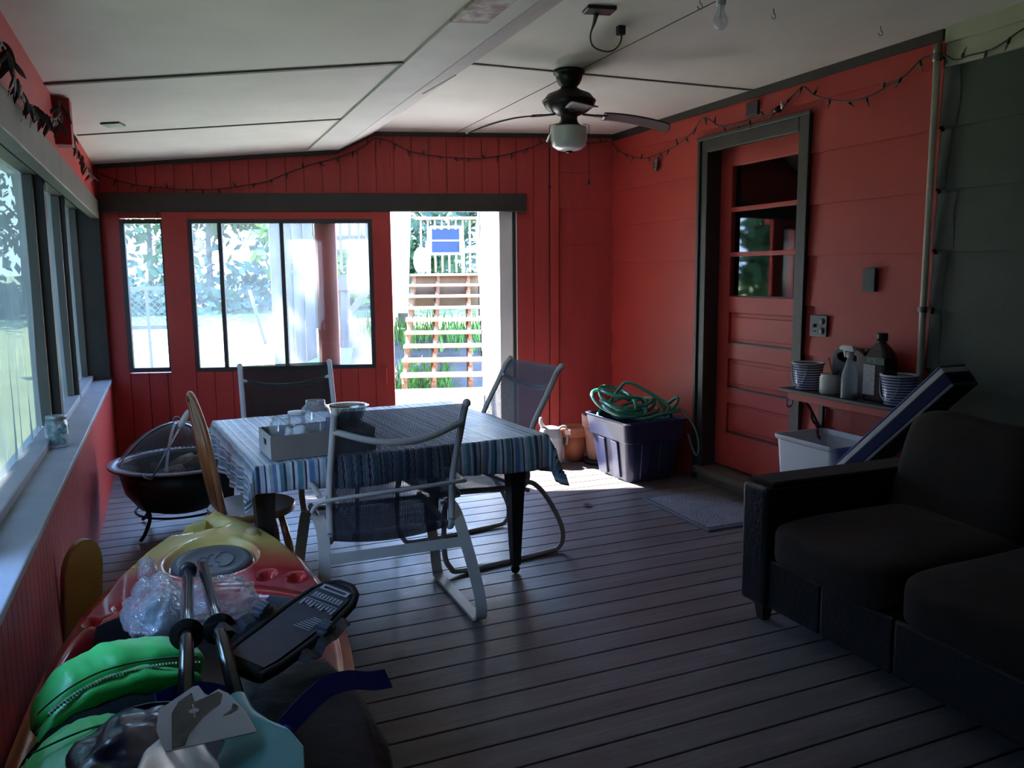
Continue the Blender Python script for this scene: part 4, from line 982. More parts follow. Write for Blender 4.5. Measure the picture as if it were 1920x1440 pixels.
# ---- wall plates
def plate(nm, lab, cat, y, z, w, h, mt, t=.008):
    r = thing(nm, lab, cat, (XR - .018, y, z)); m = MB(); m.box(-t, 0.006, -w / 2, w / 2, -h / 2, h / 2); m.build('cover_plate', mt, r, bevel=.003); return r
M_plate = mat('dark_grey_plate', (.014, .014, .016, 1), rough=.4); M_plate2 = mat('steel_grey_plate', (.085, .085, .095, 1), rough=.4)
pl_ = plate('light_switch', 'dark switch cover plate on the red wall above the shelf', 'switch', 3.462, 1.467, .085, .128, M_plate, .018)
ol = plate('power_outlet', 'grey outlet plate with black sockets beside the door', 'outlet', 3.84, 1.196, .138, .125, M_plate2)
for y, z in ((-.033, .028), (-.033, -.028)):
    m = MB(); m.lathe([(0, .0), (.019, 0), (.019, .004), (.016, .006), (0, .006)], 18, (-.008, y, z), Matrix.Rotation(-PI / 2, 4, 'Y')); m.build('socket', M_black, ol)
m = MB(); m.box(-.018, -.008, .024, .036, -.010, .010); m.build('toggle', M_black, ol)
m = MB(); m.box(-.012, -.008, .022, .038, -.035, -.028); m.build('screw', M_black, ol)
plate('junction_box', 'black square cover plate high on the red wall', 'junction box', 4.503, 2.555, .115, .088, M_black, .012)
# ---- conduit
cd = thing('conduit_pipe', 'cream conduit pipe running down where red meets grey siding', 'pipe', (XR - .045, 3.088, 0))
m = MB(); m.tube([(0, 0, .02), (0, 0, 2.585)], .0165, 14); m.build('pipe', mat('cream_pipe_paint', (.68, .66, .56, 1), (.60, .58, .49, 1), rough=.5, scale=20), cd)
m = MB(); m.lathe([(.0165, 2.52), (.022, 2.525), (.022, 2.555), (.017, 2.56), (.021, 2.565), (.021, 2.60), (0, 2.61)], 16); m.build('pipe_fitting', mat('dull_galvanised', (.30, .27, .22, 1), rough=.5, metal=.5), cd)
m = MB(); m.lathe([(.019, 1.305), (.021, 1.31), (.021, 1.33), (.019, 1.335)], 16); m.box(.0, .03, -.045, -.018, 1.31, 1.33); m.box(.0, .03, .018, .04, 1.31, 1.33); m.build('pipe_strap', mat('dull_strap', (.2, .19, .17, 1), rough=.5, metal=.6), cd)
# ---- thin wire down the corner post
wr_ = thing('hanging_wire', 'thin dark wire running down left of the red corner post', 'wire', BW(-.56, -.01, 0))
m = MB(); m.tube([BW(-.557, -.012, 2.62), BW(-.560, -.012, 2.25), BW(-.565, -.012, .05)], .004, 6); m.build('cable', M_black, wr_, w=True)
m = MB(); m.ball(BW(-.558, -.02, 2.235), .012, .012, .018); m.build('bulb_socket', M_black, wr_, w=True)

# ================================================================ CEILING THINGS
FX, FY = 2.206, 4.462
M_fanblack = mat('fan_black_bronze', (.018, .015, .014, 1), (.024, .02, .018, 1), rough=.35, metal=.3)
fn_ = thing('ceiling_fan', 'black ceiling fan with drooping blades and a white glass light', 'ceiling fan', (FX, FY, 2.675))
m = MB(); m.lathe([(0, 0), (.090, 0), (.092, -.008), (.090, -.022), (.078, -.028), (.074, -.05), (.060, -.078), (.046, -.092), (.046, -.11), (0, -.11)], 32); m.build('canopy', M_fanblack, fn_)
m = MB(); m.lathe([(.045, -.09), (.05, -.10), (.075, -.115), (.125, -.135), (.148, -.165), (.150, -.185), (.135, -.21), (.10, -.235), (.065, -.25), (0, -.25)], 40)
m.tube([(.152 * math.cos(2 * PI * i / 36), .152 * math.sin(2 * PI * i / 36), -.172) for i in range(36)], .005, 6, closed=True); m.build('motor_housing', M_fanblack, fn_)
m = MB(); m.lathe([(.05, -.245), (.048, -.275), (.055, -.295), (.075, -.31), (.075, -.318), (0, -.318)], 28); m.build('switch_housing', M_fanblack, fn_)
M_blade = mat('fan_blade_brown', (.075, .055, .060, 1), (.06, .045, .05, 1), rough=.4, scale=4, stretch=(1, 6, 1))
for k in range(4):
    a = rad(-17.5 + 90 * k); Mr = Matrix.Rotation(a, 4, 'Z'); drop = (.068, .05, .10, .05)[k]
    m = MB(); m.bar((.08, 0, -.245), (.155, 0, -.252), .025, .008); m.bar((.155, 0, -.252), (.22, 0, -.256), .055, .006); m.xf(Mr); m.build('blade_bracket', M_fanblack, fn_)
    m = MB()
    def bl(u, v):
        r = .20 + .40 * v; w = lerp(.052, .066, v) * (1 if v < .9 else math.sqrt(max(.02, 1 - ((v - .9) / .1) ** 2)))
        y = (2 * u - 1) * w; return V((r, y, -.255 - drop * v ** 1.7 - y * .20))
    m.surf(bl, 8, 24); m.xf(Mr); m.build('blade', M_blade, fn_, solid=.006)
M_milk = mat('milk_glass_shade', (.80, .80, .76, 1), rough=.25, coat=.3)
m = MB(); m.lathe([(.070, -.312), (.104, -.318), (.106, -.33), (.106, -.39), (.096, -.425), (.068, -.445), (.03, -.452), (0, -.453)], 40); m.build('light_shade', M_milk, fn_)
m = MB(); m.lathe([(0, -.452), (.02, -.452), (.016, -.462), (0, -.464)], 16); m.build('finial', M_fanblack, fn_)
for dx, dy, L in ((.106, -.045, -.62), (-.104, .042, -.40)):
    m = MB(); m.tube([(dx * .7, dy * .7, -.30), (dx, dy, -.305), (dx, dy, L)], .0022, 6); m.ball((dx, dy, L - .012), .008, .008, .017); m.build('pull_chain', M_fanblack, fn_)
bb = thing('light_bulb', 'bare clear bulb hanging from a ceiling socket near the camera', 'light bulb', (2.205, 3.03, 2.675))
m = MB(); m.lathe([(0, 0), (.045, 0), (.045, -.012), (.022, -.02), (.020, -.05), (0, -.05)], 22); m.build('socket', M_white, bb)
m = MB(); m.lathe([(.0135, -.045), (.014, -.068), (.020, -.085), (.029, -.10), (.031, -.118), (.027, -.135), (.016, -.147), (0, -.151)], 24); m.build('bulb_glass', glass('frosted_bulb_glass', tint=(.92, .95, .97, 1), refl=.8, haze=.3, hazec=(.8, .84, .88, 1), trl=.4), bb)
m = MB(); m.tube([(0, 0, -.05), (0, 0, -.09)], .004); m.tube([(-.008, 0, -.10), (0, 0, -.088), (.008, 0, -.10)], .0012, 5); m.build('filament', M_rim, bb)
jp = thing('ceiling_plate', 'dark ceiling cover plate with a looping cable hanging from it', 'cover plate', (1.83, 3.40, 2.675))
m = MB(); m.ob((0, 0, -.008), (.065, -.012, 0), (.008, .045, 0), (0, 0, .008)); m.build('cover_plate', M_plate, jp, bevel=.003)
m = MB(); m.tube(spline([(0, .03, -.016), (0, .05, -.05), (.003, .09, -.09), (.03, .12, -.125), (.08, .13, -.14), (.14, .14, -.135), (.19, .16, -.10), (.215, .18, -.06), (.225, .20, -.03)], 5), [.013 - .009 * min(1, i / 8) for i in range(41)], 8); m.build('cable', mat('khaki_cable', (.12, .115, .08, 1), rough=.6), jp)
m = MB(); m.box(.205, .24, .185, .215, -.04, 0); m.build('cable_clip', M_plate, jp)
cv = thing('ceiling_vent', 'small grey plate on the sloped left ceiling', 'ceiling plate', (-.245, 5.56, ceil_z(-.245)))
m = MB(); m.ob((0, 0, -.006), (.052, -.012, .0037), (.015, .055, 0), (0, 0, .006)); m.build('cover_plate', M_plate2, cv, bevel=.002)
for i, (x, y, lb) in enumerate([(2.17, 3.13, 'small cup hook screwed into the ceiling beside the bulb'), (2.56, 3.13, 'small cup hook in the ceiling right of the bulb'), (3.22, 3.16, 'small cup hook in the ceiling near the conduit')]):
    h = thing('cup_hook', lb, 'hook', (x, y, 2.675)); m = MB(); m.tube([(0, 0, 0), (0, 0, -.02)] + [(.012 * math.sin(a), 0, -.032 + .012 * math.cos(a)) for a in [0.2 + .5 * q for q in range(10)]], .0025, 6); m.build('hook_wire', M_rim, h)

# ---- string lights
M_wire = mat('dark_green_wire', (.018, .022, .015, 1), rough=.6); M_mini = glass('mini_bulb_glass', refl=.9, haze=.45, hazec=(.35, .33, .28, 1), trl=.3); M_sock = mat('mini_socket', (.015, .02, .014, 1), rough=.5)
def string_lights(label, pts, group, step=.115):
    P = spline(pts, 6); r = thing('string_lights', label, 'string lights', P[0])
    m = MB(); Q = [p + V((.004 * nz(i, 1, 1), .004 * nz(i, 5, 2), .004 * nz(i, 9, 3))) for i, p in enumerate(P)]
    m.tube(Q, .0042, 6); m.build('wire', M_wire, r, w=True)
    acc = 0; k = 0; first = None
    for a, b in zip(P, P[1:]):
        acc += (b - a).length
        if acc < step: continue
        acc = 0; k += 1
        if k > 96: break
        ang = rng.uniform(-.9, .9) if k % 4 else PI + rng.uniform(-.6, .6)
        loc = WM[r.name].inverted() @ b
        if first is None:
            m = MB(); m.tube([(0, 0, .004), (0, 0, -.024)], [.006, .0075], 8); m.m = 1; m.tube([(0, 0, -.024), (0, 0, -.038), (0, 0, -.056)], [.0055, .0055, .0012], 8)
            first = m.build('mini_light', [M_sock, M_mini], r); o = first
        else:
            o = first.copy(); COL.objects.link(o); o.parent = r
        o.location = loc; o.rotation_euler = (ang, rng.uniform(-.4, .4), rng.uniform(0, 6))
    return r
RW = [(6.305, 2.608), (6.169, 2.511), (5.831, 2.413), (5.598, 2.411), (5.359, 2.437), (5.145, 2.5), (5.019, 2.578), (4.926, 2.555), (4.821, 2.499), (4.659, 2.469), (4.496, 2.478), (4.342, 2.489), (4.205, 2.504), (4.105, 2.556), (4.016, 2.591), (3.925, 2.528), (3.796, 2.477), (3.635, 2.438), (3.486, 2.443), (3.398, 2.466), (3.281, 2.495), (3.172, 2.555), (3.064, 2.547), (2.987, 2.505), (2.916, 2.508), (2.807, 2.506), (2.73, 2.526), (2.662, 2.554), (2.5, 2.60)]
string_lights('dark mini light string swagged along the house wall over the door', [(XR - .045, y, z) for y, z in RW], None)
BS = [(-4.145, 2.325), (-4.059, 2.289), (-3.902, 2.244), (-3.741, 2.224), (-3.538, 2.208), (-3.292, 2.209), (-3.083, 2.235), (-2.873, 2.273), (-2.681, 2.35), (-2.488, 2.414), (-2.274, 2.475), (-2.1, 2.552), (-1.999, 2.618), (-1.863, 2.588), (-1.735, 2.526), (-1.583, 2.493), (-1.409, 2.473), (-1.232, 2.466), (-1.055, 2.476), (-.876, 2.512), (-.696, 2.565), (-.561, 2.61), (-.334, 2.608), (-.198, 2.6), (-.06, 2.618)]
string_lights('dark mini light string swagged along the top of the back wall', [BW(s, -.05 if -.6 < s < -.45 else -.028, z) for s, z in BS], None)
ls = thing('clip_light', 'small dark clip light with a shiny bulb above the door', 'clip light', (XR - .05, 4.184, 2.50))
m = MB(); m.tube([(0, .09, -.005), (0, .03, .0)], [.012, .022], 10); m.build('clip_body', M_black, ls)
m = MB(); m.ball((0, .0, .005), .013); m.ball((-.004, .005, .03), .008, .008, .014); m.build('clip_bulb', M_chrome, ls)
on = thing('hanging_ornament', 'small glittery ornament hanging from the wall light string', 'ornament', (XR - .04, 5.615, 2.40))
m = MB(); m.ball((0, 0, -.06), .02, .03, .055, amp=.35, fr=60); m.build('ornament_body', mat('glitter_ornament', (.30, .30, .24, 1), (.05, .05, .05, 1), rough=.2, metal=.8, scale=60), on)
m = MB(); m.tube([(0, 0, 0), (0, 0, -.012)], .002); m.build('ornament_loop', M_rim, on)

# ---- leaf garland and red block on the left fascia
M_leaf = mat('dark_dried_leaf', (.035, .03, .025, 1), (.06, .045, .035, 1), rough=.6, scale=20); M_berry = mat('dark_red_leaf', (.20, .012, .014, 1), (.12, .01, .01, 1), rough=.5, scale=20)
def leaf_mb(L, w, bend):
    m = MB(); m.surf(lambda u, v: V(((2 * u - 1) * w * math.sin(PI * (.06 + .92 * v)) ** .8, bend * v * v * L + abs(2 * u - 1) * w * .3, -v * L)), 3, 7); return m
gd = thing('leaf_garland', 'dark leaf garland tacked along the red fascia over the left windows', 'garland', LW(2.6, .02, 2.2))
g1 = spline([LW(t, .018, z) for t, z in [(5.3, 2.25), (4.9, 2.19), (4.495, 2.216), (4.392, 2.199), (4.308, 2.17), (4.18, 2.146), (4.02, 2.12), (3.85, 2.15), (3.626, 2.17), (3.3, 2.20), (2.95, 2.26), (2.80, 2.36)]], 5)
g2 = spline([LW(t, .02, z) for t, z in [(2.58, 2.385), (2.48, 2.34), (2.36, 2.28), (2.15, 2.24), (1.85, 2.225), (1.5, 2.207), (1.05, 2.215), (.5, 2.24), (.1, 2.26)]], 5)
m = MB(); m.tube(g1, .005, 6); m.tube(g2, .005, 6); m.build('stem', M_wire, gd, w=True)
cnt = 0
protoL = leaf_mb(.078, .0085, .3).build('leaf', M_leaf, gd); protoR = leaf_mb(.036, .013, .4).build('red_leaf', M_berry, gd); usedL = usedR = False
for path, red, st in ((g1, .0, 2), (g2, .42, 1)):
    for i in range(0, len(path), st):
        for q in range(2 if path is g1 else 1):
            if cnt > 88: break
            cnt += 1; isr = rng.random() < red
            if isr: o = protoR if not usedR else protoR.copy()
            else: o = protoL if not usedL else protoL.copy()
            if isr: new = usedR; usedR = True
            else: new = usedL; usedL = True
            if new: COL.objects.link(o)
            o.parent = gd; o.location = WM[gd.name].inverted() @ (path[i] + NL * .012); o.rotation_euler = (rng.uniform(-.7, .7), rng.uniform(-.5, .9), rng.uniform(-.8, 2.0))
            s = rng.uniform(.7, 1.25); o.scale = (s, s, s)
m = MB(); lbox(m, 2.60, 2.72, -.02, .055, 2.17, 2.395); o = m.build('wooden_block', mat('deep_red_block', (.34, .016, .02, 1), rough=.45), bevel=.003); tag(o, 'deep red wooden block fixed to the fascia amid the leaf garland', 'block')

# scrap of dry leaf on the deck
m = MB()
for k in range(7):
    a = k * .9; m.surf(lambda u, v: V((.02 * v * math.cos(a) + .006 * (2 * u - 1) * math.sin(a), .02 * v * math.sin(a) - .006 * (2 * u - 1) * math.cos(a), .002 + .006 * v + .002 * nz(u * 9, v * 9, k))), 3, 4)
o = m.build('dry_leaf_clump', mat('olive_dry_leaf', (.06, .07, .03, 1), rough=.8)); o.location = (2.46, 4.70, 0); o.scale = (1.6, 1.6, 1.6); tag(o, 'small clump of dry leaf on the deck near the sunlit patch', 'leaf')
# ================================================================ KAYAK AND THE GEAR ON IT
KA = rad(4.8); KT = V((.135, 3.80, 0)); kd = V((-math.sin(KA), -math.cos(KA), 0)); kl = V((math.cos(KA), -math.sin(KA), 0))
def KW(d, l, z): return KT + kd * d + kl * l + V((0, 0, z))
KL = 3.25
HWT = [(0, 0), (.015, .055), (.05, .11), (.10, .155), (.16, .20), (.28, .265), (.36, .297), (.52, .345), (.82, .405), (1.2, .432), (1.36, .432), (1.67, .418), (2.03, .392), (2.4, .36), (2.7, .305), (2.95, .235), (3.12, .18), (3.22, .08), (3.25, 0)]
def hw(d): return max(.0, interp(HWT, d))
def gun(d): return interp([(0, .455), (.15, .435), (.4, .415), (.9, .405), (2.4, .405), (2.9, .42), (3.25, .46)], d)
def keel(d): return .30 * (1 - smooth(0, .55, d)) ** 1.6 + .012 + .25 * smooth(2.8, 3.25, d) ** 1.6
def ell(d, l, cd, cl_, rd, rl, ang=0.0):
    x, y = d - cd, l - cl_
    c, s = math.cos(ang), math.sin(ang); x, y = x * c + y * s, -x * s + y * c
    return math.sqrt((x / rd) ** 2 + (y / rl) ** 2)
def deck(d, l):
    w = hw(d); g = gun(d); e = abs(l) / max(w, 1e-4)
    z = g + .020 * (1 - e ** 2)
    z -= .022 * smooth(.90, 1.0, e)                                   # rolled edge
    z += .018 * smooth(.34, .10, d) * (1 - e)
    # hatch well
    h = ell(d, l, .48, 0.0, .205, .165)
    z -= .028 * (1 - smooth(.96, 1.06, h)); z += .003 * (1 - smooth(1.06, 1.22, h)) * smooth(1.0, 1.08, h)
    # bow handle wells either side of the handle bar
    z -= .06 * (1 - smooth(.6, 1.0, ell(d, l, .125, -.055, .062, .125)))
    # moulded footholds
    for cd, cl_, rd, rl, an, dp in ((.42, -.275, .05, .038, .4, .045), (.86, -.265, .055, .030, .5, .03), (.955, -.35, .065, .028, .45, .03), (.715, .20, .06, .032, -.35, .04), (.755, .305, .06, .030, -.35, .035)):
        z -= dp * (1 - smooth(.5, 1.0, ell(d, l, cd, cl_, rd, rl, an)))
    z += .014 * (1 - smooth(.5, 1.0, ell(d, l, .25, .152, .03, .032)))
    # cockpit: sunk well with a rounded front
    fr = .86 + 1.35 * l * l
    k = smooth(fr, fr + .10, d) * (1 - smooth(.80, .90, e * w / max(w - .0, 1e-4))) * (1 - smooth(2.55, 2.75, d))
    lip = smooth(fr - .09, fr - .02, d) * (1 - smooth(fr, fr + .05, d)) * (1 - smooth(.8, .95, e))
    z += .012 * lip
    z -= .165 * k
    return z
ky = thing('kayak', 'red, orange and yellow sit-on-top kayak on the deck by the left wall', 'kayak', (KT.x, KT.y, 0), 0)
def kayak_material():
    t = NT('kayak_swirl_plastic'); b = t.n('ShaderNodeBsdfPrincipled', Roughness=.22); b.inputs['Coat Weight'].default_value = .6
    tc = t.n('ShaderNodeTexCoord'); sp = t.n('ShaderNodeSeparateXYZ'); t.l(tc.outputs['UV'], sp.inputs[0])
    n = t.n('ShaderNodeTexNoise', Scale=3.0, Detail=2); t.l(tc.outputs['Object'], n.inputs['Vector'])
    f = t.math('ADD', sp.outputs[0], t.math('MULTIPLY', t.math('SUBTRACT', n.outputs[0], .5), .35))
    f = t.math('MULTIPLY', f, 1 / 3.25)
    yel, org, red = (.80, .62, .20, 1), (.72, .25, .11, 1), (.52, .018, .03, 1)
    c = t.ramp(f, [(0, yel), (.10, yel), (.15, org), (.20, red), (.36, (.46, .014, .022, 1)), (.44, org), (.50, (.70, .40, .12, 1)), (.58, org), (.66, red), (.85, org), (1, yel)])
    t.l(c, b.inputs['Base Color']); return t.done(b.outputs[0])
M_kayak = kayak_material(); M_well = mat('dark_grey_seat_well', (.022, .025, .032, 1), (.03, .033, .04, 1), rough=.45)
# deck grid (kept inside the outline by u in -1..1)
m = MB(); ND = [i * .0125 for i in range(105)] + [1.3125 + i * .03 for i in range(65)]; ND = [d for d in ND if d < KL] + [KL]
NU = 84
def dk(u, v):
    d = ND[int(round(v * (len(ND) - 1)))]; l = (2 * u - 1) * hw(d); p = KW(d, l, deck(d, l)); return p
o0 = len(m.v); m.surf(dk, NU, len(ND))
for j, d in enumerate(ND):
    for i in range(NU): m.uv[o0 + j * NU + i] = (d, 0)
m.build('deck', M_kayak, ky, w=True)
m = MB(); NH = 22
def hull(u, v):
    d = ND2[int(round(v * (len(ND2) - 1)))]; w = hw(d) ; a = PI * u; g = deck(d, w * .999) ; k = keel(d)
    y = -math.cos(a); s = math.sin(a)
    return KW(d, w * math.copysign(abs(y) ** .55, y) * (1 - .12 * s), g - (g - k) * s ** .62)
ND2 = [i * KL / 70 for i in range(71)]; ND2[1] = .02
o0 = len(m.v); m.surf(hull, NH, len(ND2), flip=True)
for j, d in enumerate(ND2):
    for i in range(NH): m.uv[o0 + j * NH + i] = (d, 0)
m.build('hull', M_kayak, ky, w=True)
m = MB()                                                            # dark moulded seat liner in the well
def linr(u, v):
    d = lerp(.93, 2.62, v); fr = .0
    lm = min(hw(d) * .80, math.sqrt(max(.0009, (d - .87) / 1.35)) if d < 1.2 else 9); l = (2 * u - 1) * lm * .99
    return KW(d, l, deck(d, l) + .006 + .008 * nz(d * 6, l * 6, 1))
m.surf(linr, 30, 60); m.build('seat_liner', M_well, ky, w=True)
# hatch cover with embossed script
M_hatch = mat('grey_rubber_hatch', (.095, .108, .135, 1), (.083, .095, .12, 1), rough=.42)
Mh = lambda d, l, z: KW(d, l, z)
hz0 = gun(.48) - .002
m = MB(); el = lambda r, z: [Mh(.48 + r * .188 * math.sin(2 * PI * i / 48), r * .150 * math.cos(2 * PI * i / 48), z) for i in range(48)]
rings = [el(1.0, hz0 - .02), el(1.0, hz0 + .006), el(.96, hz0 + .014), el(.76, hz0 + .016), el(.72, hz0 + .011), el(.3, hz0 + .012), el(.02, hz0 + .012)]
vs = [p for r in rings for p in r]; m.add(vs, [(k * 48 + i, (k + 1) * 48 + i, (k + 1) * 48 + (i + 1) % 48, k * 48 + (i + 1) % 48) for k in range(len(rings) - 1) for i in range(48)], True)
m.add(rings[-1], [tuple(range(48))[::-1]])
hc = m.build('hatch_cover', M_hatch, ky, w=True)
m = MB(); hz1 = hz0 + .013
def arc(cl_, cd, rl, rd, a0, a1, n=14): m.tube([Mh(cd - rd * math.sin(rad(a0 + (a1 - a0) * i / n)), cl_ + rl * math.cos(rad(a0 + (a1 - a0) * i / n)), hz1) for i in range(n + 1)], .0022, 6)
arc(.045, .48, .036, .085, -120, 120); arc(.04, .475, .030, .05, 110, 250); arc(.0, .48, .022, .065, 80, 280); arc(-.03, .49, .022, .05, 30, 200); arc(-.032, .50, .016, .05, -110, 70); arc(-.06, .50, .018, .06, -60, 60); arc(-.085, .51, .016, .055, -60, 60); arc(.0, .48, .105, .135, 200, 250)
m.build('emboss', M_hatch, hc, w=True)
M_strapY = mat('olive_yellow_handle', (.42, .40, .09, 1), (.36, .34, .07, 1), rough=.35)
m = MB(); m.strap(spline([KW(.05, -.06, .43), KW(.065, -.06, .462), KW(.125, -.06, .470), KW(.185, -.06, .458), KW(.205, -.06, .43)], 6), .048, .010, kl); m.build('bow_handle', M_strapY, ky, w=True, bevel=.003)
m = MB(); m.lathe([(0, .012), (.022, .01), (.026, 0), (.026, -.02)], 18, KW(.25, .152, deck(.25, .152))); m.build('deck_plug', mat('pale_yellow_plug', (.6, .45, .25, 1), rough=.35), ky, w=True)

# ---- clear plastic bags on the foredeck
bag = thing('plastic_bag', 'crumpled clear plastic bag on the kayak under the paddle shafts', 'plastic bag', (0.0, 2.72, .43))
def crumple(c, rx, ry, rz, seed, n=60, mm=44, amp=.30, Mr=None):
    m = MB(); c = V(c)
    def fn(u, v):
        a = 2 * PI * u; b = PI * (v - .5); q = V((math.cos(b) * math.cos(a), math.cos(b) * math.sin(a), math.sin(b)))
        r = 1 + amp * (abs(nz(q.x * 1.7 + seed, q.y * 1.7, q.z * 1.7)) - .25) + amp * .6 * (abs(nz(q.x * 4 + seed, q.y * 4, q.z * 4)) - .2) + amp * .25 * abs(nz(q.x * 9 + seed, q.y * 9, q.z * 9))
        p = V((q.x * rx * r, q.y * ry * r, q.z * rz * r))
        return (Mr @ p if Mr else p) + c
    return m.surf(fn, n, mm, cu=True, sm=True)
crumple((-.095, 2.69, .500), .085, .23, .075, 3).build('bag_left_lobe', M_bag, bag, w=True)
crumple((.085, 2.69, .500), .12, .13, .060, 9).build('bag_right_lobe', M_bag, bag, w=True)
crumple((-.120, 2.96, .52), .035, .05, .06, 14, 24, 16).build('bag_knot', M_bag, bag, w=True)
m = crumple((-.075, 2.68, .490), .055, .15, .045, 21, 24, 16, .2); o = m.build('folded_sheet', mat('grey_green_sheet', (.18, .24, .26, 1), (.12, .17, .19, 1), rough=.5)); tag(o, 'grey green folded sheet inside the clear plastic bag on the kayak', 'sheet')

# ---- two paddles
M_shaft = mat('dark_polished_shaft', (.16, .165, .18, 1), (.12, .12, .135, 1), rough=.16, metal=.9)
M_teal = mat('teal_paddle_plastic', (.035, .33, .36, 1), (.03, .28, .31, 1), rough=.28); M_clearwhite = mat('white_paddle_plastic', (.66, .70, .78, 1), (.55, .60, .70, 1), rough=.22)
def paddle(label, far, near, ringt, mt, roll, tip):
    far, near = V(far), V(near); d = (near - far).normalized(); L = (near - far).length
    p = thing('paddle', label, 'paddle', far); z = V((0, 0, 1)); sd = d.cross(z).normalized(); up = sd.cross(d)
    m = MB(); m.tube([far, near], .0165, 18); m.build('shaft', M_shaft, p, w=True)
    c = far.lerp(near, ringt); m = MB(); R3 = Matrix((sd, up, d)).transposed().to_4x4()
    m.lathe([(.0165, -.018), (.022, -.018), (.024, -.004), (.040, 0), (.041, .006), (.024, .006), (.022, .014), (.0165, .014)], 26, c, R3); m.build('drip_ring', M_black, p, w=True)
    if tip:
        m = MB(); m.lathe([(.0165, -.012), (.024, -.012), (.026, .0), (.026, .03), (.0165, .032)], 22, far, R3); m.build('ferrule', M_black, p, w=True)
    m = MB(); Lb = .46
    def blf(u, v):
        t = v; w = interp([(0, .021), (.14, .025), (.32, .046), (.5, .074), (.72, .088), (.9, .072), (1, .012)], t); th = interp([(0, .019), (.12, .016), (.3, .008), (1, .004)], t)
        a = 2 * PI * u; x = w * math.cos(a); y = th * math.sin(a) + (.020 * smooth(.1, .4, t)) * ((x / .09) ** 2 - .3)
        cr, sr = math.cos(roll * smooth(.05, .3, t)), math.sin(roll * smooth(.05, .3, t))
        return near + d * (t * Lb - .02) + sd * (x * cr - y * sr) + up * (x * sr + y * cr)
    m.surf(blf, 26, 26, cu=True); m.build('blade', mt, p, w=True)
    return p
paddle('paddle with white blade, dark shaft ending in a collar on the bag', (.005, 2.715, .605), (-.018, 1.665, .665), .565, M_clearwhite, .5, True)
paddle('paddle with teal blade and dark shaft, right of the other paddle', (.050, 2.735, .600), (.082, 1.68, .655), .56, M_teal, -.35, False)
# hang card tied over the paddle blades
card = thing('hang_card', 'white and navy printed hang card lying over the paddle blades', 'card', (.02, 1.58, .70))
def cardp(x, y): return V((.012, 1.60, .712)) + V((1, .02, 0)) * (x * .72) + V((.05, -.8, -.12)) * (y * .85)
M_cardp = mat('white_glossy_card', (.66, .70, .80, 1), rough=.2, coat=.5); M_print = mat('navy_card_print', (.025, .032, .065, 1), rough=.2, coat=.5)
cp_ = [(-.105, -.005), (-.06, -.045), (-.012, -.085), (0.0, -.085), (.012, -.04), (.02, -.03), (.048, -.05), (.07, -.02), (.10, .07), (.115, .17), (-.10, .17), (-.115, .08)]
up_ = V((1, .1, 0)).cross(V((.05, -.8, -.12))).normalized(); up_ = up_ if up_.z > 0 else -up_
m = MB(); m.prism([cardp(x, y) for x, y in cp_], (0, 0, 0), up_ * .002); m.build('card_sheet', M_cardp, card, w=True)
m = MB(); m.prism([cardp(x, y) for x, y in [(-.075, .02), (-.055, -.025), (-.02, -.055), (-.016, -.01), (.046, -.036), (.055, -.02), (.045, .02), (.0, .06), (-.04, .12), (-.055, .165), (-.085, .165)]], up_ * .0022, up_ * .0006); m.build('dark_print', M_print, card, w=True)
m = MB(); m.prism([cardp(-.022 + .013 * math.cos(a), .03 + .010 * math.sin(a)) for a in [2 * PI * i / 16 for i in range(16)]], up_ * .003, up_ * .0006); m.prism([cardp(-.0235, .0), cardp(-.0205, .0), cardp(-.0205, .06), cardp(-.0235, .06)], up_ * .003, up_ * .0006); m.build('printed_dot', M_cardp, card, w=True)
m = MB(); m.prism([cardp(x, y) for x, y in [(.075, .03), (.068, .055), (.045, .075), (.065, .072), (.08, .06), (.085, .045)]], up_ * .0022, up_ * .0006); m.build('printed_mark', M_print, card, w=True)

# ---- bright green jacket with open zip
M_green = mat('bright_green_nylon', (.045, .74, .15, 1), (.03, .62, .12, 1), rough=.42, scale=7, bump=.25, bscale=26, sheen=.2); M_bmesh = mat('black_mesh_lining', (.006, .009, .010, 1), (.010, .014, .015, 1), rough=.9, spec=.08, scale=60)
jk = thing('life_jacket', 'bright green life jacket with black zip opening on the kayak', 'life jacket', (-.19, 1.95, .45))
def puff(cx, cy, cz, lx, ly, lz, curve, seed, rot=0, n=44, mm=20):
    """long padded panel bowed along its length."""
    m = MB(); c, s = math.cos(rot), math.sin(rot)
    def fn(u, v):
        a = 2 * PI * v; x = (2 * u - 1); e = (1 - abs(x) ** 3.2) ** .42 if abs(x) < 1 else 0
        px = x * lx; py = ly * e * math.copysign(abs(math.cos(a)) ** .6, math.cos(a)); pz = lz * e * math.copysign(abs(math.sin(a)) ** .7, math.sin(a))
        py += curve * (1 - x * x); pz += .012 * nz(px * 14 + seed, py * 14, .3) + .006 * nz(px * 40, py * 30, seed) - .06 * x * x * (1 if x < 0 else .25)
        return V((cx + px * c - py * s, cy + px * s + py * c, cz + pz))
    return m.surf(fn, n, mm, cv=True)
puff(-.165, 2.17, .535, .205, .085, .055, .055, 2, rad(18)).build('upper_panel', M_green, jk, w=True)
puff(-.155, 2.035, .545, .185, .035, .035, .05, 8, rad(16)).build('zip_flap', M_green, jk, w=True)
puff(-.175, 1.955, .500, .20, .075, .045, .05, 12, rad(16)).build('mesh_lining', M_bmesh, jk, w=True)
puff(-.175, 1.775, .525, .195, .135, .062, .03, 5, rad(6)).build('front_panel', M_green, jk, w=True)
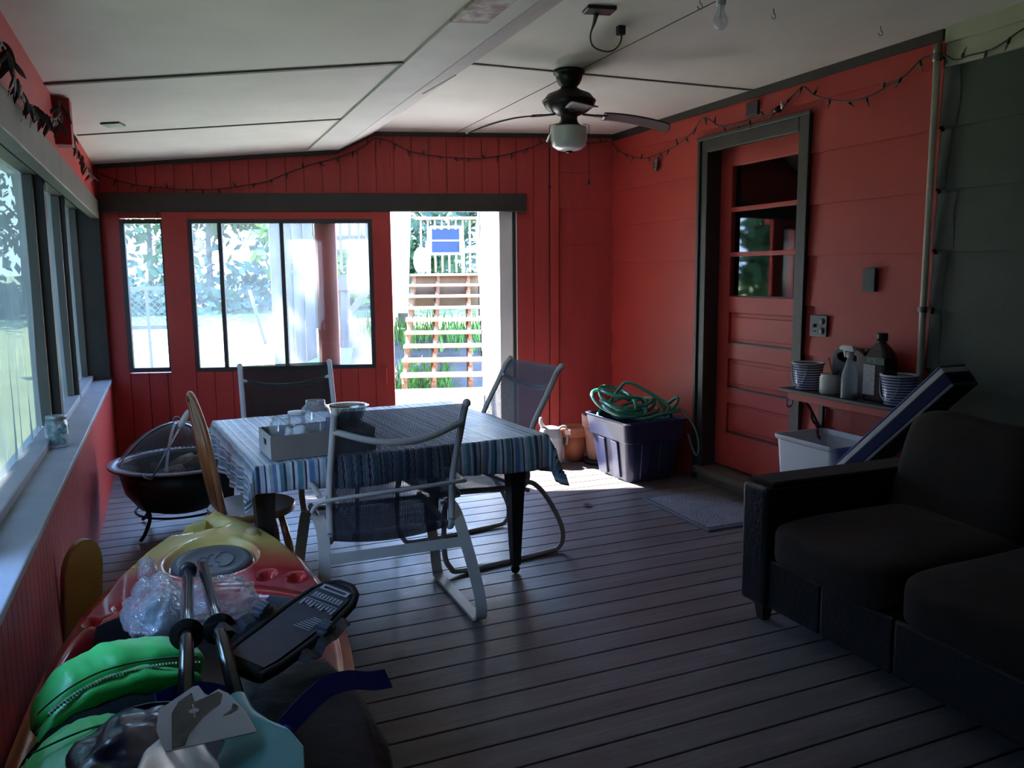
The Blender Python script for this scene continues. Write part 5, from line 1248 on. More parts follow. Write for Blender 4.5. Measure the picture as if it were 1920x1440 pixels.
def jpt(t, off, z): # curve used by zip and piping
    x = lerp(-.17, .185, t); c, s = math.cos(rad(17)), math.sin(rad(17)); y = off + .055 * (1 - (x / .2) ** 2)
    return V((-.160 + x * c - y * s, 2.06 + x * s + y * c, z - (.055 * (x / .2) ** 2 if x < 0 else .015 * (x / .2) ** 2)))
m = MB(); m.strap([jpt(i / 24, .005, .586) for i in range(25)], .016, .003, (0, 1, -.3)); m.build('zipper_tape', M_black, jk, w=True)
M_teeth = mat('grey_zip_teeth', (.38, .40, .42, 1), rough=.35, metal=.5)
m = MB()
for i in range(48):
    p = jpt(.05 + .95 * i / 48, -.032, .583); m.ob(p, (.0022, 0, 0), (0, .006, 0), (0, 0, .003))
m.build('zip_teeth', M_teeth, jk, w=True)
m = MB(); m.strap([V((-.335, 2.03, .50)), V((-.30, 2.02, .535)), V((-.26, 2.035, .545))], .022, .004, (0, 1, 0)); m.build('zip_pull', mat('navy_webbing', (.03, .035, .06, 1), rough=.6), jk, w=True)
m = MB(); m.tube(spline([(-.31, 1.80, .575), (-.20, 1.83, .590), (-.08, 1.83, .590), (-.0, 1.82, .580)], 6), .0022, 6); m.tube(spline([(-.315, 1.79, .57), (-.31, 1.70, .58), (-.25, 1.66, .585), (-.15, 1.655, .59)], 6), .0018, 6); m.build('seam_stitch', mat('dark_green_thread', (.012, .22, .05, 1), rough=.6), jk, w=True)

# ---- navy pouch and blue straps
M_navyshine = mat('shiny_navy_vinyl', (.022, .026, .075, 1), (.10, .11, .20, 1), rough=.22, scale=5, lo=.5, hi=.8, bump=.5, bscale=12); M_royal = mat('royal_blue_webbing', (.028, .048, .58, 1), (.02, .035, .45, 1), rough=.55, scale=40)
pv = thing('drawstring_pouch', 'shiny navy vinyl pouch on top of the green jacket', 'pouch', (-.12, 1.62, .60))
def pouchf(u, v):
    a = 2 * PI * u; b = PI * (v - .5); q = V((math.cos(b) * math.cos(a), math.cos(b) * math.sin(a), math.sin(b)))
    r = 1 + .16 * nz(q.x * 2.2, q.y * 2.2 + 4, q.z * 2.2) + .07 * nz(q.x * 5, q.y * 5, q.z * 5 + 3)
    return V((-.105, 1.615, .625)) + V((q.x * .115 * r, q.y * .15 * r, q.z * .062 * r))
m = MB(); m.surf(pouchf, 44, 30, cu=True); m.build('pouch_body', M_navyshine, pv, w=True)
m = MB(); m.strap(spline([(-.195, 1.69, .632), (-.15, 1.75, .642), (-.09, 1.768, .645), (-.02, 1.74, .648)], 6), .012, .004, (.2, .1, 1)); m.build('pouch_binding', mat('navy_binding', (.06, .065, .11, 1), rough=.4), pv, w=True)
bs = thing('blue_strap', 'royal blue webbing strap trailing over the kayak side', 'strap', (.2, 1.78, .58))
m = MB(); m.strap(spline([(-.075, 1.80, .625), (-.01, 1.83, .622), (.06, 1.83, .60), (.10, 1.80, .575), (.13, 1.70, .57), (.15, 1.63, .575)], 7), .055, .004, (-.05, .46, .85)); m.build('strap_left', M_royal, bs, w=True)
m = MB(); m.strap(spline([(.165, 1.66, .59), (.21, 1.70, .607), (.27, 1.76, .613), (.33, 1.80, .60), (.385, 1.825, .575), (.43, 1.84, .565)], 7), .046, .004, (-.23, .40, .67)); m.build('strap_right', M_royal, bs, w=True)
m = MB()
for k in range(4): m.ball((.155 + .012 * math.cos(k * 1.6), 1.655 + .014 * math.sin(k * 1.6), .59), .017, .012, .012, n=9, m=6, amp=.4, fr=60)
m.build('strap_knot', M_royal, bs, w=True)

# ---- dark dry bag filling the right of the cockpit
M_dry = mat('blue_black_nylon', (.006, .0075, .013, 1), (.013, .017, .03, 1), rough=.5, spec=.12, scale=4, bump=.8, bscale=11)
db = thing('dry_bag', 'blue black soft bag filling the right side of the cockpit', 'bag', (.24, 1.9, .40))
def dbf(u, v):
    a = 2 * PI * u; b = PI * (v - .5); q = V((math.cos(b) * math.cos(a), math.cos(b) * math.sin(a), math.sin(b)))
    r = 1 + .12 * nz(q.x * 2, q.y * 2 + 9, q.z * 2) + .05 * nz(q.x * 6, q.y * 3, q.z * 6)
    p = .7
    return V((.225, 1.83, .445)) + V((math.copysign(abs(q.x) ** p, q.x) * .165 * r, math.copysign(abs(q.y) ** p, q.y) * .37 * r, math.copysign(abs(q.z) ** p, q.z) * .085 * r))
m = MB(); m.surf(dbf, 44, 30, cu=True); m.build('bag_body', M_dry, db, w=True)

# ---- black padded kayak seat back
M_pad = mat('black_padded_fabric', (.012, .0125, .016, 1), (.018, .020, .025, 1), spec=.3, rough=.55, scale=30, bump=.15, bscale=200); M_padg = mat('slate_ripstop', (.05, .06, .085, 1), (.04, .05, .072, 1), rough=.5, scale=40); M_webg = mat('grey_webbing', (.20, .22, .26, 1), (.14, .155, .19, 1), rough=.5, scale=80); M_ltr = mat('pale_grey_lettering', (.42, .46, .52, 1), rough=.5)
ks = thing('kayak_backband', 'black padded kayak seat back with pale grey lettering and buckles', 'backband', (.26, 2.12, .54))
sa = V((.105, 1.97, .565)); sb_ = V((.390, 2.215, .600)); sx = (sb_ - sa).normalized(); sy = V((-.62, .70, .14)); sy = (sy - sx * sy.dot(sx)).normalized(); sz = sx.cross(sy); sz = sz if sz.z > 0 else -sz
SL = (sb_ - sa).length
def SP_(x, y, z): return sa + sx * x + sy * y + sz * z
def outl(t): return interp([(0, .060), (.15, .072), (.6, .078), (.85, .068), (.95, .048), (1, .022)], t)
def padf(u, v, k=1.0, th=.022):
    t = v; w = outl(t) * k; a = 2 * PI * u
    x = t * (SL + .02) + (.0); y = w * math.copysign(abs(math.cos(a)) ** .5, math.cos(a)); z = th * math.sin(a) * (1 if 0.02 < t < .98 else .5) - .035 * (2 * t - 1) ** 2 * .0 + .03 * t * t
    return SP_(x, y, z + .02)
m = MB(); m.surf(lambda u, v: padf(u, v), 30, 30, cu=True, flip=True); m.build('pad', M_pad, ks, w=True)
m = MB(); P = [SP_(t * (SL + .02), outl(t) * s, .03 * t * t + .034) for s, rng_ in ((1, [i / 20 for i in range(21)]), (-1, [1 - i / 20 for i in range(21)])) for t in rng_]
m.tube(P, .011, 8); m.build('rim_piping', M_pad, ks, w=True)
m = MB()
def face(u, v): t = lerp(.05, .93, v); return SP_(t * (SL + .02), (2 * u - 1) * outl(t) * .82, .03 * t * t + .0445)
m.surf(face, 12, 24); m.build('face_panel', M_padg, ks, w=True)
m = MB()
def lbar(x0, x1, y0, y1): m.prism([SP_(x * (SL + .02), y, .03 * x * x + .0475) for x, y in ((x0, y0), (x1, y0), (x1, y1), (x0, y1))], (0, 0, 0), sz * .0012)
for y0, y1, x0, x1 in ((-.045, .045, .855, .868), (-.045, .045, .895, .905), (-.045, -.036, .855, .905), (.036, .045, .855, .905)): lbar(x0, x1, y0, y1)
for k in range(9): lbar(.775, .815, -.048 + k * .0105, -.042 + k * .0105)
lbar(.765, .770, -.05, .045)
for k in range(10): lbar(.66 + .012 * (k % 3), .72, -.055 + k * .011, -.049 + k * .011)
lbar(.73, .735, -.055, .05)
for k in range(7): lbar(.46 + .02 * k, .466 + .02 * k, -.05, .0 - .004 * k)
m.build('lettering', M_ltr, ks, w=True)
for (x, y), (ex, ey) in (((.36, .105), (.62, .10)), ((.42, -.085), (.75, -.092))):
    m = MB(); n = 12
    m.strap([SP_(lerp(x - .2, ex, i / n) * SL, lerp(y + (.03 if y > 0 else -.03), ey, i / n), .045 + .014 * math.sin(i * 1.3) * (1 if i < 6 else .3)) for i in range(n + 1)], .028, .003, sy * .8 + sz * .5); m.build('webbing', M_webg, ks, w=True)
    m = MB()
    for k in range(3): m.ob(SP_((x + .10 + k * .035) * SL, y + .004 * k, .066), sx * .005, sy * .017, sz * .009)
    m.ob(SP_((x + .135) * SL, y, .056), sx * .026, sy * .013, sz * .007); m.build('buckle', mat('dark_buckle_%d' % int(x * 100), (.14, .16, .20, 1), rough=.25), ks, w=True, bevel=.004)
# ================================================================ OUTDOORS
M_lawn = mat('sunlit_lawn', (.27, .32, .14, 1), (.21, .26, .11, 1), rough=.9, scale=1.2, bump=.3, bscale=30)
M_soil = mat('pale_dry_soil', (.075, .06, .058, 1), (.13, .105, .095, 1), rough=.95, scale=3, bump=.3, bscale=14)
M_timber = mat('warm_weathered_timber', (.42, .24, .15, 1), (.34, .19, .12, 1), rough=.75, scale=3, stretch=(.5, 6, 6), bump=.1)
M_graytimber = mat('silvery_weathered_timber', (.15, .14, .145, 1), (.11, .103, .106, 1), rough=.8, scale=3, stretch=(5, 5, .5), bump=.1)
M_house = mat('white_house_siding', (.80, .80, .78, 1), (.74, .74, .73, 1), rough=.6, scale=2)
M_paving = mat('pale_landing_boards', (.62, .60, .57, 1), (.54, .52, .50, 1), rough=.7, scale=3)
def gh(x, y):
    h = -.42 + .040 * max(0, y - 9) * (1 - .0 * x) + .10 * nz(x * .15, y * .15, 0)
    h += .72 * smooth(9.6, 12.5, y) * smooth(.5, 2.5, x) * (1 - smooth(16, 24, y))
    return h
m = MB(); m.surf(lambda u, v: V((-32 + 64 * u, -8 + 68 * v, gh(-32 + 64 * u, -8 + 68 * v))), 70, 75)
struct(m, 'ground', M_lawn, 'bright sunlit lawn rising towards the trees', 'lawn')
m = MB(); m.surf(lambda u, v: BW(-2.6 + 3.6 * u, 3.0 + 3.6 * v, 0) + V((0, 0, gh(*(BW(-2.6 + 3.6 * u, 3.0 + 3.6 * v, 0).xy)) + .05 + .04 * nz(u * 6, v * 6, 2) - .05 * (u < .04 or u > .96 or v < .04 or v > .96))), 26, 26)
struct(m, 'ground_bank', M_soil, 'bare pale soil bank under the outdoor stairs', 'soil')
# landing boards outside the doorway and the low step
m = MB()
for k in range(19): bbox(m, -3.2, -.90, .15 + .142 * k, .15 + .142 * k + .137, -.06, -.022)
bbox(m, -3.2, -.90, .15, 2.84, -.40, -.065)
struct(m, 'path', M_paving, 'pale landing boards outside the doorway', 'landing')
m = MB(); bbox(m, -2.6, -.90, 2.62, 2.80, -.02, .165); struct(m, 'trim_22', M_paving, 'low sunlit timber edge at the foot of the stairs', 'step', bevel=.006)
m = MB(); bbox(m, -.885, -.78, .21, 2.92, -.45, 3.2)
for k in range(14):
    z = -.4 + .25 * k; m.prism([BW(-.885, .21, z), BW(-.898, .21, z), BW(-.886, .21, z + .25)], (0, 0, 0), N * 2.71)
struct(m, 'wall_outside', M_house, 'white sunlit house wall beside the doorway outside', 'wall')
# stairs
SA = rad(-3.7); Sd = Matrix.Rotation(SA, 3, 'Z') @ N; Sx = Matrix.Rotation(SA, 3, 'Z') @ D
SO = BW(-1.38, 2.90, 0)
def SW(x, r, z): return SO + Sx * x + Sd * r + V((0, 0, z))
sta = thing('outdoor_stairs', 'open timber stairs climbing from the landing to the upper deck', 'stairs', SO)
sta['kind'] = 'structure'
def sbar(mb, x0, x1, r0, r1, z0, z1): mb.ob(SW((x0 + x1) / 2, (r0 + r1) / 2, (z0 + z1) / 2), Sx * (x1 - x0) / 2, Sd * (r1 - r0) / 2, V((0, 0, (z1 - z0) / 2)))
NS, RUN, RISE = 9, .305, .151
for k in range(NS):
    m = MB(); z = .32 + RISE * k; sbar(m, -.51, .50, RUN * k, RUN * k + .27, z - .04, z); m.build('tread', M_timber, sta, w=True, bevel=.004)
for x in (-.47, -.115, .335):
    m = MB(); a = SW(x, .10, .10); b = SW(x, RUN * (NS - 1) + .15, .10 + RISE * (NS - 1)); m.bar(a, b, .045, .24)
    for k in range(NS): m.bar(SW(x, RUN * k + .14, .02 + RISE * k), SW(x, RUN * k + .14, .28 + RISE * k), .045, .10)
    m.build('stringer', M_timber, sta, w=True)
m = MB(); sbar(m, -.50, .50, RUN * 8 + .12, RUN * 8 + .16, 1.02, 1.48); m.build('fascia_board', mat('deep_brown_board', (.26, .15, .085, 1), rough=.8), sta, w=True)  # darker brown than the treads
# left stair rail: short brown newel with boards above, their sun glare put into white colour
m = MB(); sbar(m, -.66, -.57, -.05, .04, gh(*SW(-.6, 0, 0).xy) - .05, 1.04); m.build('newel_post', M_timber, sta, w=True)
m = MB()
m.prism([SW(-.74, .06, 1.06), SW(-.40, .06, 1.06), SW(-.33, .06, 2.36), SW(-.72, .06, 2.36)], (0, 0, 0), Sd * .03); m.build('sun_white_board', M_white, sta, w=True)
m = MB(); m.bar(SW(-.56, .1, 1.05), SW(-.56, 2.5, 2.35), .04, .10); m.build('handrail', M_white, sta, w=True)
m = MB(); m.bar(SW(.56, .1, .70), SW(.56, 2.5, 2.45), .04, .12); m.build('handrail', M_white, sta, w=True)
for r_, z0, z1 in ((1.3, .4, 2.0), (2.35, .9, 2.7)):
    m = MB(); m.bar(SW(.54, r_, z0), SW(.54, r_, z1), .08, .08); m.build('rail_post', M_graytimber, sta, w=True)
# upper deck
dk_ = thing('upper_deck', 'raised grey timber deck with railing beyond the windows', 'deck', SW(0, 2.8, 1.52)); dk_['kind'] = 'structure'
m = MB()
for k in range(22): sbar(m, -2.55, .9, 2.72 + .145 * k, 2.72 + .145 * k + .139, 1.48, 1.52)
m.build('deck_boards', M_graytimber, dk_, w=True)
m = MB(); sbar(m, -2.55, -.52, 2.68, 2.72, 1.29, 1.50); sbar(m, -2.55, -2.51, 2.72, 5.9, 1.29, 1.48); sbar(m, -.5, .9, 5.85, 5.9, 1.24, 1.48); m.build('rim_joist', M_graytimber, dk_, w=True)
for x, r_ in ((-1.535, 2.8), (-2.45, 5.6), (-.9, 5.6)):
    m = MB(); p = SW(x, r_, 0); m.bar((p.x, p.y, gh(p.x, p.y) - .1), (p.x, p.y, 1.48), .14, .14, (0, 1, 0)); m.build('post', M_graytimber, dk_, w=True)
m = MB(); m.bar(SW(-1.54, 2.78, .85), SW(-1.15, 2.78, 1.30), .10, .10); m.build('knee_brace', M_graytimber, dk_, w=True)
for x in (-1.90, -1.15, -.72):
    m = MB(); m.bar(SW(x, 2.76, 1.5), SW(x, 2.76, 2.62), .09, .09, (0, 1, 0)); m.build('railing_post', M_graytimber, dk_, w=True)
m = MB(); m.bar(SW(-1.95, 2.76, 2.60), SW(-.68, 2.76, 2.60), .14, .04); m.bar(SW(-1.95, 2.76, 2.07), SW(-.68, 2.76, 2.07), .04, .07); m.bar(SW(-1.95, 2.76, 1.87), SW(-.68, 2.76, 1.87), .04, .05); m.build('top_rail', M_graytimber, dk_, w=True)
for i in range(9):
    m = MB(); x = -1.82 + .135 * i; m.bar(SW(x, 2.73, 1.56), SW(x, 2.73, 2.58), .04, .03, (0, 1, 0)); m.build('baluster', M_graytimber, dk_, w=True)
m = MB(); m.bar(SW(-.6, 5.8, 2.55), SW(.80, 5.8, 2.55), .12, .05); m.bar(SW(-.6, 5.8, 1.95), SW(.8, 5.8, 1.95), .04, .09); m.bar(SW(.80, 5.8, 1.5), SW(.80, 5.8, 2.55), .10, .10, (0, 1, 0)); m.bar(SW(.62, 5.8, 1.5), SW(.62, 5.8, 2.5), .06, .06, (0, 1, 0)); m.build('far_railing', M_timber, dk_, w=True)
for i in range(9):
    m = MB(); x = -.5 + .13 * i; m.bar(SW(x, 5.8, 1.55), SW(x, 5.8, 2.55), .03, .03, (0, 1, 0)); m.build('far_baluster', M_timber, dk_, w=True)
# chair on the deck, turned towards us; made like the porch chairs but white with a blue sling
M_bluesling = mat('blue_sling', (.006, .013, .045, 1), rough=.6)
dc = thing('deck_chair', 'white framed chair with blue sling at the top of the outdoor stairs', 'chair', SW(.0, 3.55, 1.52), SA + A_B)
def cpart(nm, mt, fn): m = MB(); fn(m); m.build(nm, mt, dc)
cpart('backrest', M_bluesling, lambda m: m.prism([(-.22, -.05, .33), (.22, -.05, .33), (.22, .10, .71), (-.22, .10, .71)], (0, 0, 0), (0, .012, .0)))
cpart('seat', M_white, lambda m: m.box(-.25, .25, -.50, -.04, .30, .33))
for s in (-1, 1):
    cpart('side_frame', M_white, lambda m: (m.tube([(s * .24, -.06, .30), (s * .24, .115, .75)], .02, 8), m.tube(spline([(s * .27, .03, .50), (s * .28, -.25, .50), (s * .28, -.48, .47)], 4), .022, 8)))
    cpart('leg', M_white, lambda m: m.tube([(s * .28, -.46, .48), (s * .28, -.50, .0)], .02, 8))
    cpart('leg', M_white, lambda m: m.tube([(s * .26, .0, .42), (s * .27, .12, .0)], .02, 8))
cpart('top_bar', M_white, lambda m: m.tube([(-.24, .115, .75), (.24, .115, .75)], .02, 8))
cpart('middle_bar', M_white, lambda m: m.tube([(-.24, .035, .53), (.24, .035, .53)], .014, 8))
# round white cushion beside it
cu = MB(); cu.ball(SW(-.38, 3.3, 1.74), .13, .12, .22, amp=.1, fr=3); o = cu.build('deck_cushion', M_white); tag(o, 'white rounded cushion standing on the deck left of the blue chair', 'cushion')
# two more chairs behind the railing seen in the right part of the wide window
for i, (x, lb) in enumerate(((-1.02, 'pale chair behind the deck railing, nearer the stairs'), (-1.62, 'pale chair behind the deck railing, farther from the stairs'))):
    c2 = thing('deck_armchair', lb, 'chair', SW(x, 3.3, 1.52), SA + A_B)
    m = MB(); m.tube(spline([(-.24, .1, .45), (-.27, .22, .95), (-.12, .26, 1.08), (.12, .26, 1.08), (.27, .22, .95), (.24, .1, .45)], 5), .03, 8); m.surf(lambda u, v: V(((2 * u - 1) * .25, .1 + .14 * v, .45 + .55 * v)), 4, 4); m.build('backrest', M_white, c2)
    m = MB(); m.box(-.26, .26, -.35, .12, .40, .45); m.build('seat', M_white, c2)
    for sx in (-1, 1):
        for yy in (-.32, .12):
            m = MB(); m.tube([(sx * .23, yy, .42), (sx * .26, yy, 0)], .02, 8); m.build('leg', M_white, c2)
# grass tufts by the stairs
M_grass = mat('tall_fresh_grass', (.16, .34, .06, 1), (.10, .25, .04, 1), rough=.7, scale=8)
def blades(n, fx, h, w=.012):
    m = MB()
    for k in range(n):
        p = fx(); hh = h * rng.uniform(.5, 1.2); a = rng.uniform(0, 2 * PI); q = V((math.cos(a), math.sin(a), 0)); l = q * hh * rng.uniform(.15, .6); s = V((-q.y, q.x, 0)) * w
        m.add([p - s, p + s, p + l * .4 + V((0, 0, hh * .65)) + s * .7, p + l * .4 + V((0, 0, hh * .65)) - s * .7, p + l + V((0, 0, hh))], [(0, 1, 2, 3), (3, 2, 4)])
    return m
def gpt(x0, x1, n0, n1):
    def f():
        p = BW(rng.uniform(x0, x1), rng.uniform(n0, n1), 0); p.z = gh(p.x, p.y) + .02; return p
    return f
m = blades(900, gpt(-2.5, -1.2, 3.0, 4.4), .38); m2 = blades(700, gpt(-2.6, .4, 5.2, 7.5), .4); m.add(m2.v, m2.f); m3 = blades(500, gpt(-3.2, -2.3, 2.9, 4.0), .35); m.add(m3.v, m3.f)
o = m.build('grass', M_grass); tag(o, 'tall fresh grass growing under and beside the outdoor stairs', 'grass', kind='stuff')
# trees
M_trunk = mat('grey_tree_bark', (.10, .085, .08, 1), (.15, .13, .12, 1), rough=.9, scale=6, stretch=(3, 3, .5))
M_lf = [mat('dark_spring_leaf', (.045, .10, .035, 1), (.07, .15, .04, 1), rough=.6, scale=.6), mat('fresh_spring_leaf', (.16, .28, .05, 1), (.24, .36, .07, 1), rough=.6, scale=.8), mat('blue_green_leaf', (.05, .095, .065, 1), (.08, .14, .08, 1), rough=.6, scale=.6)]
def tree(label, x, y, h, cr, nl, lm, name='tree', trunk_r=.13, low=.25, ls=.2, group=None):
    z0 = gh(x, y); t = thing(name, label, 'tree' if name == 'tree' else 'shrub', (x, y, z0), 0, group); sd = rng.random() * 40
    m = MB(); P = spline([(0, 0, -.2), (.15 * nz(sd, 1, 1), .1, h * .3), (.3 * nz(sd, 2, 1), 0, h * .6), (.3 * nz(sd, 3, 1), 0, h * .92)], 4)
    m.tube(P, [trunk_r * (1 - .85 * i / (len(P) - 1)) for i in range(len(P))], 7)
    for k in range(9):
        b = P[int(len(P) * (.30 + .06 * k))] if int(len(P) * (.30 + .06 * k)) < len(P) else P[-2]; a = k * 2.4 + sd
        e = b + V((math.cos(a), math.sin(a), .7)) * cr * .75; m.tube([b, b.lerp(e, .5) + V((0, 0, .15)), e], [trunk_r * .45, trunk_r * .28, .012], 5)
    m.build('trunk', M_trunk, t)
    m = MB(); cl = []
    for k in range(16):
        a = rng.uniform(0, 2 * PI); f = rng.random(); r = cr * math.sin(PI * (.18 + .8 * f)) * rng.uniform(.4, 1); cl.append((V((r * math.cos(a), r * math.sin(a), h * (low + (1 - low) * f))), cr * rng.uniform(.28, .5)))
    for k in range(nl):
        c, r = cl[k % len(cl)]; q = V((rng.gauss(0, 1), rng.gauss(0, 1), rng.gauss(0, .8))) * r * .62 + c
        s = ls * rng.uniform(.6, 1.3); ax = V((rng.gauss(0, 1), rng.gauss(0, 1), rng.gauss(0, 1))).normalized(); ay = ax.orthogonal().normalized() * s * .5; ax = ax * s
        m.add([q - ax, q + ay, q + ax, q - ay], [(0, 1, 2, 3)])
    m.build('crown', lm, t); return t
TS = [(-7.5, 33, 9, 2.6, 0), (-5.0, 36, 10, 2.8, 2), (-2.6, 32, 9, 2.5, 0), (-.6, 35, 10, 2.6, 2), (1.4, 31, 8, 2.3, 0), (3.2, 34, 10, 2.6, 2), (5.2, 30, 9, 2.3, 0), (7.4, 33, 10, 2.7, 2), (9.6, 31, 9, 2.4, 0), (11.8, 34, 10, 2.7, 2), (4.3, 26, 4.2, 1.7, 1), (13.9, 30, 9, 2.6, 0), (-10.5, 35, 10, 2.9, 2), (6.6, 24.5, 6, 1.8, 0), (9.0, 23, 7, 2.2, 2)]
ord_ = ['first', 'second', 'third', 'fourth', 'fifth', 'sixth', 'seventh', 'eighth', 'ninth', 'tenth', 'eleventh', 'twelfth', 'thirteenth']
for i, (x, y, h, cr, k) in enumerate(TS):
    lb = 'bright yellow green bushy tree at the lawn edge' if k == 1 else 'slender dark leafed tree in the wooded edge beyond the lawn' if k == 0 else 'tall blue green tree in the wooded edge beyond the lawn'
    tree(lb, x, y, h, cr, 1500, M_lf[k], group=None if k == 1 else 'dark trees beyond the lawn' if k == 0 else 'blue green trees beyond the lawn', low=.12 if k == 1 else .2, ls=.22)
# undergrowth at the wood's edge
m = MB()
for k in range(5200):
    x = rng.uniform(-13, 16); y = rng.uniform(27.5, 32); z = gh(x, y) + abs(rng.gauss(0, .7)); s = rng.uniform(.1, .28); ax = V((rng.gauss(0, 1), rng.gauss(0, 1), rng.gauss(0, 1))).normalized(); ay = ax.orthogonal().normalized() * s * .6; q = V((x, y, z)); ax = ax * s
    m.add([q - ax, q + ay, q + ax, q - ay], [(0, 1, 2, 3)])
o = m.build('undergrowth', M_lf[2]); tag(o, 'green undergrowth along the far edge of the lawn', 'undergrowth', kind='stuff')
TL_ = [(-8.5, 9.5, 8, 2.4, 0, 'round dark tree on the side lawn, seen through the plastic'), (-10.5, 4.8, 5.0, 2.2, 2, 'tall tree on the side lawn beyond the near plastic window'), (-8.0, 15.5, 8, 2.5, 0, 'dark tree on the side lawn beyond the far plastic windows'), (-11, -1.5, 4.6, 2.2, 0, 'leafy tree on the side lawn beside the photographer'), (-3.5, 12.0, 9, 2.2, 0, 'high crowned tree shading the far left corner of the porch'), (-12.5, 12, 9, 2.8, 2, 'distant tree behind the side lawn'), (-9.3, 1.2, 4.2, 2.2, 2, 'bushy tree on the side lawn straight out from the near left window'), (-10.5, 7.2, 9, 2.8, 0, 'broad tree between the two nearer trees of the side lawn'), (-7.0, 12.6, 7, 2.2, 2, 'smaller tree on the side lawn in line with the corner post'), (-8.8, 19.5, 8, 2.6, 0, 'tree at the far end of the side lawn')]
for x, y, h, cr, k, lb in TL_: tree(lb, x, y, h, cr, 2600, M_lf[k], low=.55 if 'high' in lb else .08, ls=.30)  # corner tree added for its shade; near trees kept low to pass skylight
# lattice fence, post and leaning stake on the lawn
lf_ = thing('lattice_fence', 'pale lattice fence panel at the far left of the lawn', 'fence', (-.6, 21, gh(-.6, 21)))
def fz(t): return None
L0, L1 = V((-1.45, 21.2, 0)), V((.55, 20.8, 0)); z0f, z1f = .35, 1.25
m = MB(); dirx = (L1 - L0).normalized(); Lw = (L1 - L0).length; Hh = z1f - z0f
for s in (1, -1):
    k = -Hh
    while k < Lw:
        a0, a1 = max(0, k), min(Lw, k + Hh)
        if a1 - a0 > .05:
            za, zb = (a0 - k), (a1 - k)
            if s < 0: za, zb = Hh - za, Hh - zb
            m.bar(L0 + dirx * a0 + V((0, .01 * s, z0f + za)), L0 + dirx * a1 + V((0, .01 * s, z0f + zb)), .012, .035, (0, 1, 0))
        k += .14
m.build('lattice', M_graytimber, lf_, w=True)
m = MB(); m.bar(L0 + V((0, 0, z1f)), L1 + V((0, 0, z1f)), .04, .09); m.bar(L0 + V((0, 0, z0f)), L1 + V((0, 0, z0f)), .04, .09); m.build('rail', M_graytimber, lf_, w=True)
for p in (L0, L1): m = MB(); m.bar((p.x, p.y, gh(p.x, p.y) - .1), (p.x, p.y, 1.35), .09, .09, (0, 1, 0)); m.build('post', M_graytimber, lf_, w=True)
po = MB(); po.bar((-.33, 15.2, gh(-.33, 15.2) - .1), (-.35, 15.2, 1.32), .05, .05, (0, 1, 0)); o = po.build('garden_post', M_graytimber); tag(o, 'thin upright post on the lawn before the lattice fence', 'post')
sk = MB(); sk.tube([(1.62, 16.0, gh(1.62, 16) - .05), (1.40, 16.3, 1.25)], .03, 8); o = sk.build('garden_stake', M_graytimber); tag(o, 'leaning thin stake on the lawn seen through the wide window', 'stake')
# big weathered trunk / post group left of the deck
m = MB()
for dx, w_ in ((0, .15), (.165, .14), (.32, .15), (.48, .15)):
    p = SW(-2.50 + dx, 2.62, 0); m.bar((p.x, p.y, gh(p.x, p.y) - .1), (p.x, p.y, 3.6), w_, .05, (0, 1, 0))
o = m.build('privacy_screen', M_graytimber); tag(o, 'tall weathered board screen at the left end of the deck', 'screen')
# ================================================================ LIGHT AND CAMERA
w = bpy.data.worlds.new('World'); SC.world = w; w.use_nodes = True
nt = w.node_tree; bgn = nt.nodes['Background']
tc = nt.nodes.new('ShaderNodeTexCoord'); sp = nt.nodes.new('ShaderNodeSeparateXYZ'); rp = nt.nodes.new('ShaderNodeValToRGB')
nt.links.new(tc.outputs['Generated'], sp.inputs[0]); nt.links.new(sp.outputs[2], rp.inputs[0]); nt.links.new(rp.outputs[0], bgn.inputs[0])
rp.color_ramp.elements[0].position = 0.0; rp.color_ramp.elements[0].color = (.47, .68, 1.0, 1)
rp.color_ramp.elements[1].position = .8; rp.color_ramp.elements[1].color = (.22, .46, 1.0, 1)
bgn.inputs[1].default_value = SKY
sd = bpy.data.lights.new('Sun', 'SUN'); sd.energy = SUN; sd.angle = rad(.6); sd.color = (1.0, .96, .90)
so = bpy.data.objects.new('Sun', sd); COL.objects.link(so)
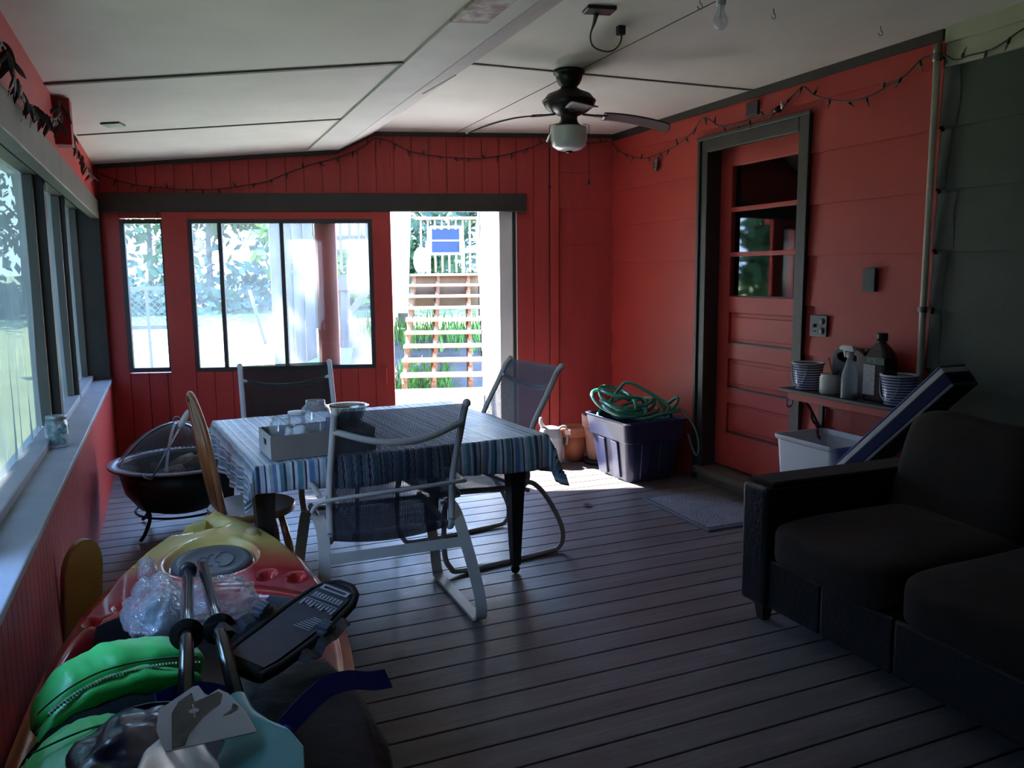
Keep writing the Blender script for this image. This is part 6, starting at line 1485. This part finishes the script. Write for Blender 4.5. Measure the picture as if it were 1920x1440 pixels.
el_ = rad(47); dv = V((.344 * math.cos(el_), -.939 * math.cos(el_), -math.sin(el_))); so.rotation_euler = dv.to_track_quat('-Z', 'Y').to_euler()
def portal(c, ax, ay, nrm):
    l = bpy.data.lights.new('daylight_portal', 'AREA'); l.shape = 'RECTANGLE'; l.size = ax.length * 2; l.size_y = ay.length * 2; l.cycles.is_portal = True
    o = bpy.data.objects.new('daylight_portal', l); COL.objects.link(o); x = ax.normalized(); z = -nrm.normalized(); y = z.cross(x)
    o.matrix_world = Matrix.Translation(c) @ Matrix((x, y, z)).transposed().to_4x4()
portal(BW(-1.44, .14, 1.02), D * .46, V((0, 0, 1.0)), -N)
portal(BW(-2.78, .14, 1.36), D * .74, V((0, 0, .61)), -N)
portal(BW(-3.86, .14, 1.36), D * .17, V((0, 0, .61)), -N)
portal(LW(2.9, -.26, 1.38), EL * 2.85, V((0, 0, .68)), NL)
cam = bpy.data.cameras.new('Camera'); co = bpy.data.objects.new('Camera', cam); COL.objects.link(co)
cam.sensor_fit = 'HORIZONTAL'; cam.sensor_width = 36.0; cam.lens = 1553.0 / 1920 * 36; cam.clip_start = .05; cam.clip_end = 300
yw, pt, rl = rad(22.336), rad(7.611), rad(-.521)
fw_ = V((math.sin(yw) * math.cos(pt), math.cos(yw) * math.cos(pt), -math.sin(pt))); r0 = V((math.cos(yw), -math.sin(yw), 0)); u0 = r0.cross(fw_)
R_c = r0 * math.cos(rl) + u0 * math.sin(rl); U_c = -r0 * math.sin(rl) + u0 * math.cos(rl)
co.matrix_world = Matrix.Translation((0, 0, 1.52)) @ Matrix((R_c, U_c, -fw_)).transposed().to_4x4()
SC.camera = co
vs = SC.view_settings; vs.view_transform = 'Standard'; vs.look = 'None'; vs.exposure = EXPO; vs.gamma = 1; vs.use_curve_mapping = False
cy = SC.cycles
cy.max_bounces = 12; cy.diffuse_bounces = 6; cy.glossy_bounces = 4; cy.transmission_bounces = 6; cy.transparent_max_bounces = 16
cy.caustics_reflective = False; cy.caustics_refractive = False; cy.sample_clamp_indirect = 12
cy.use_denoising = True
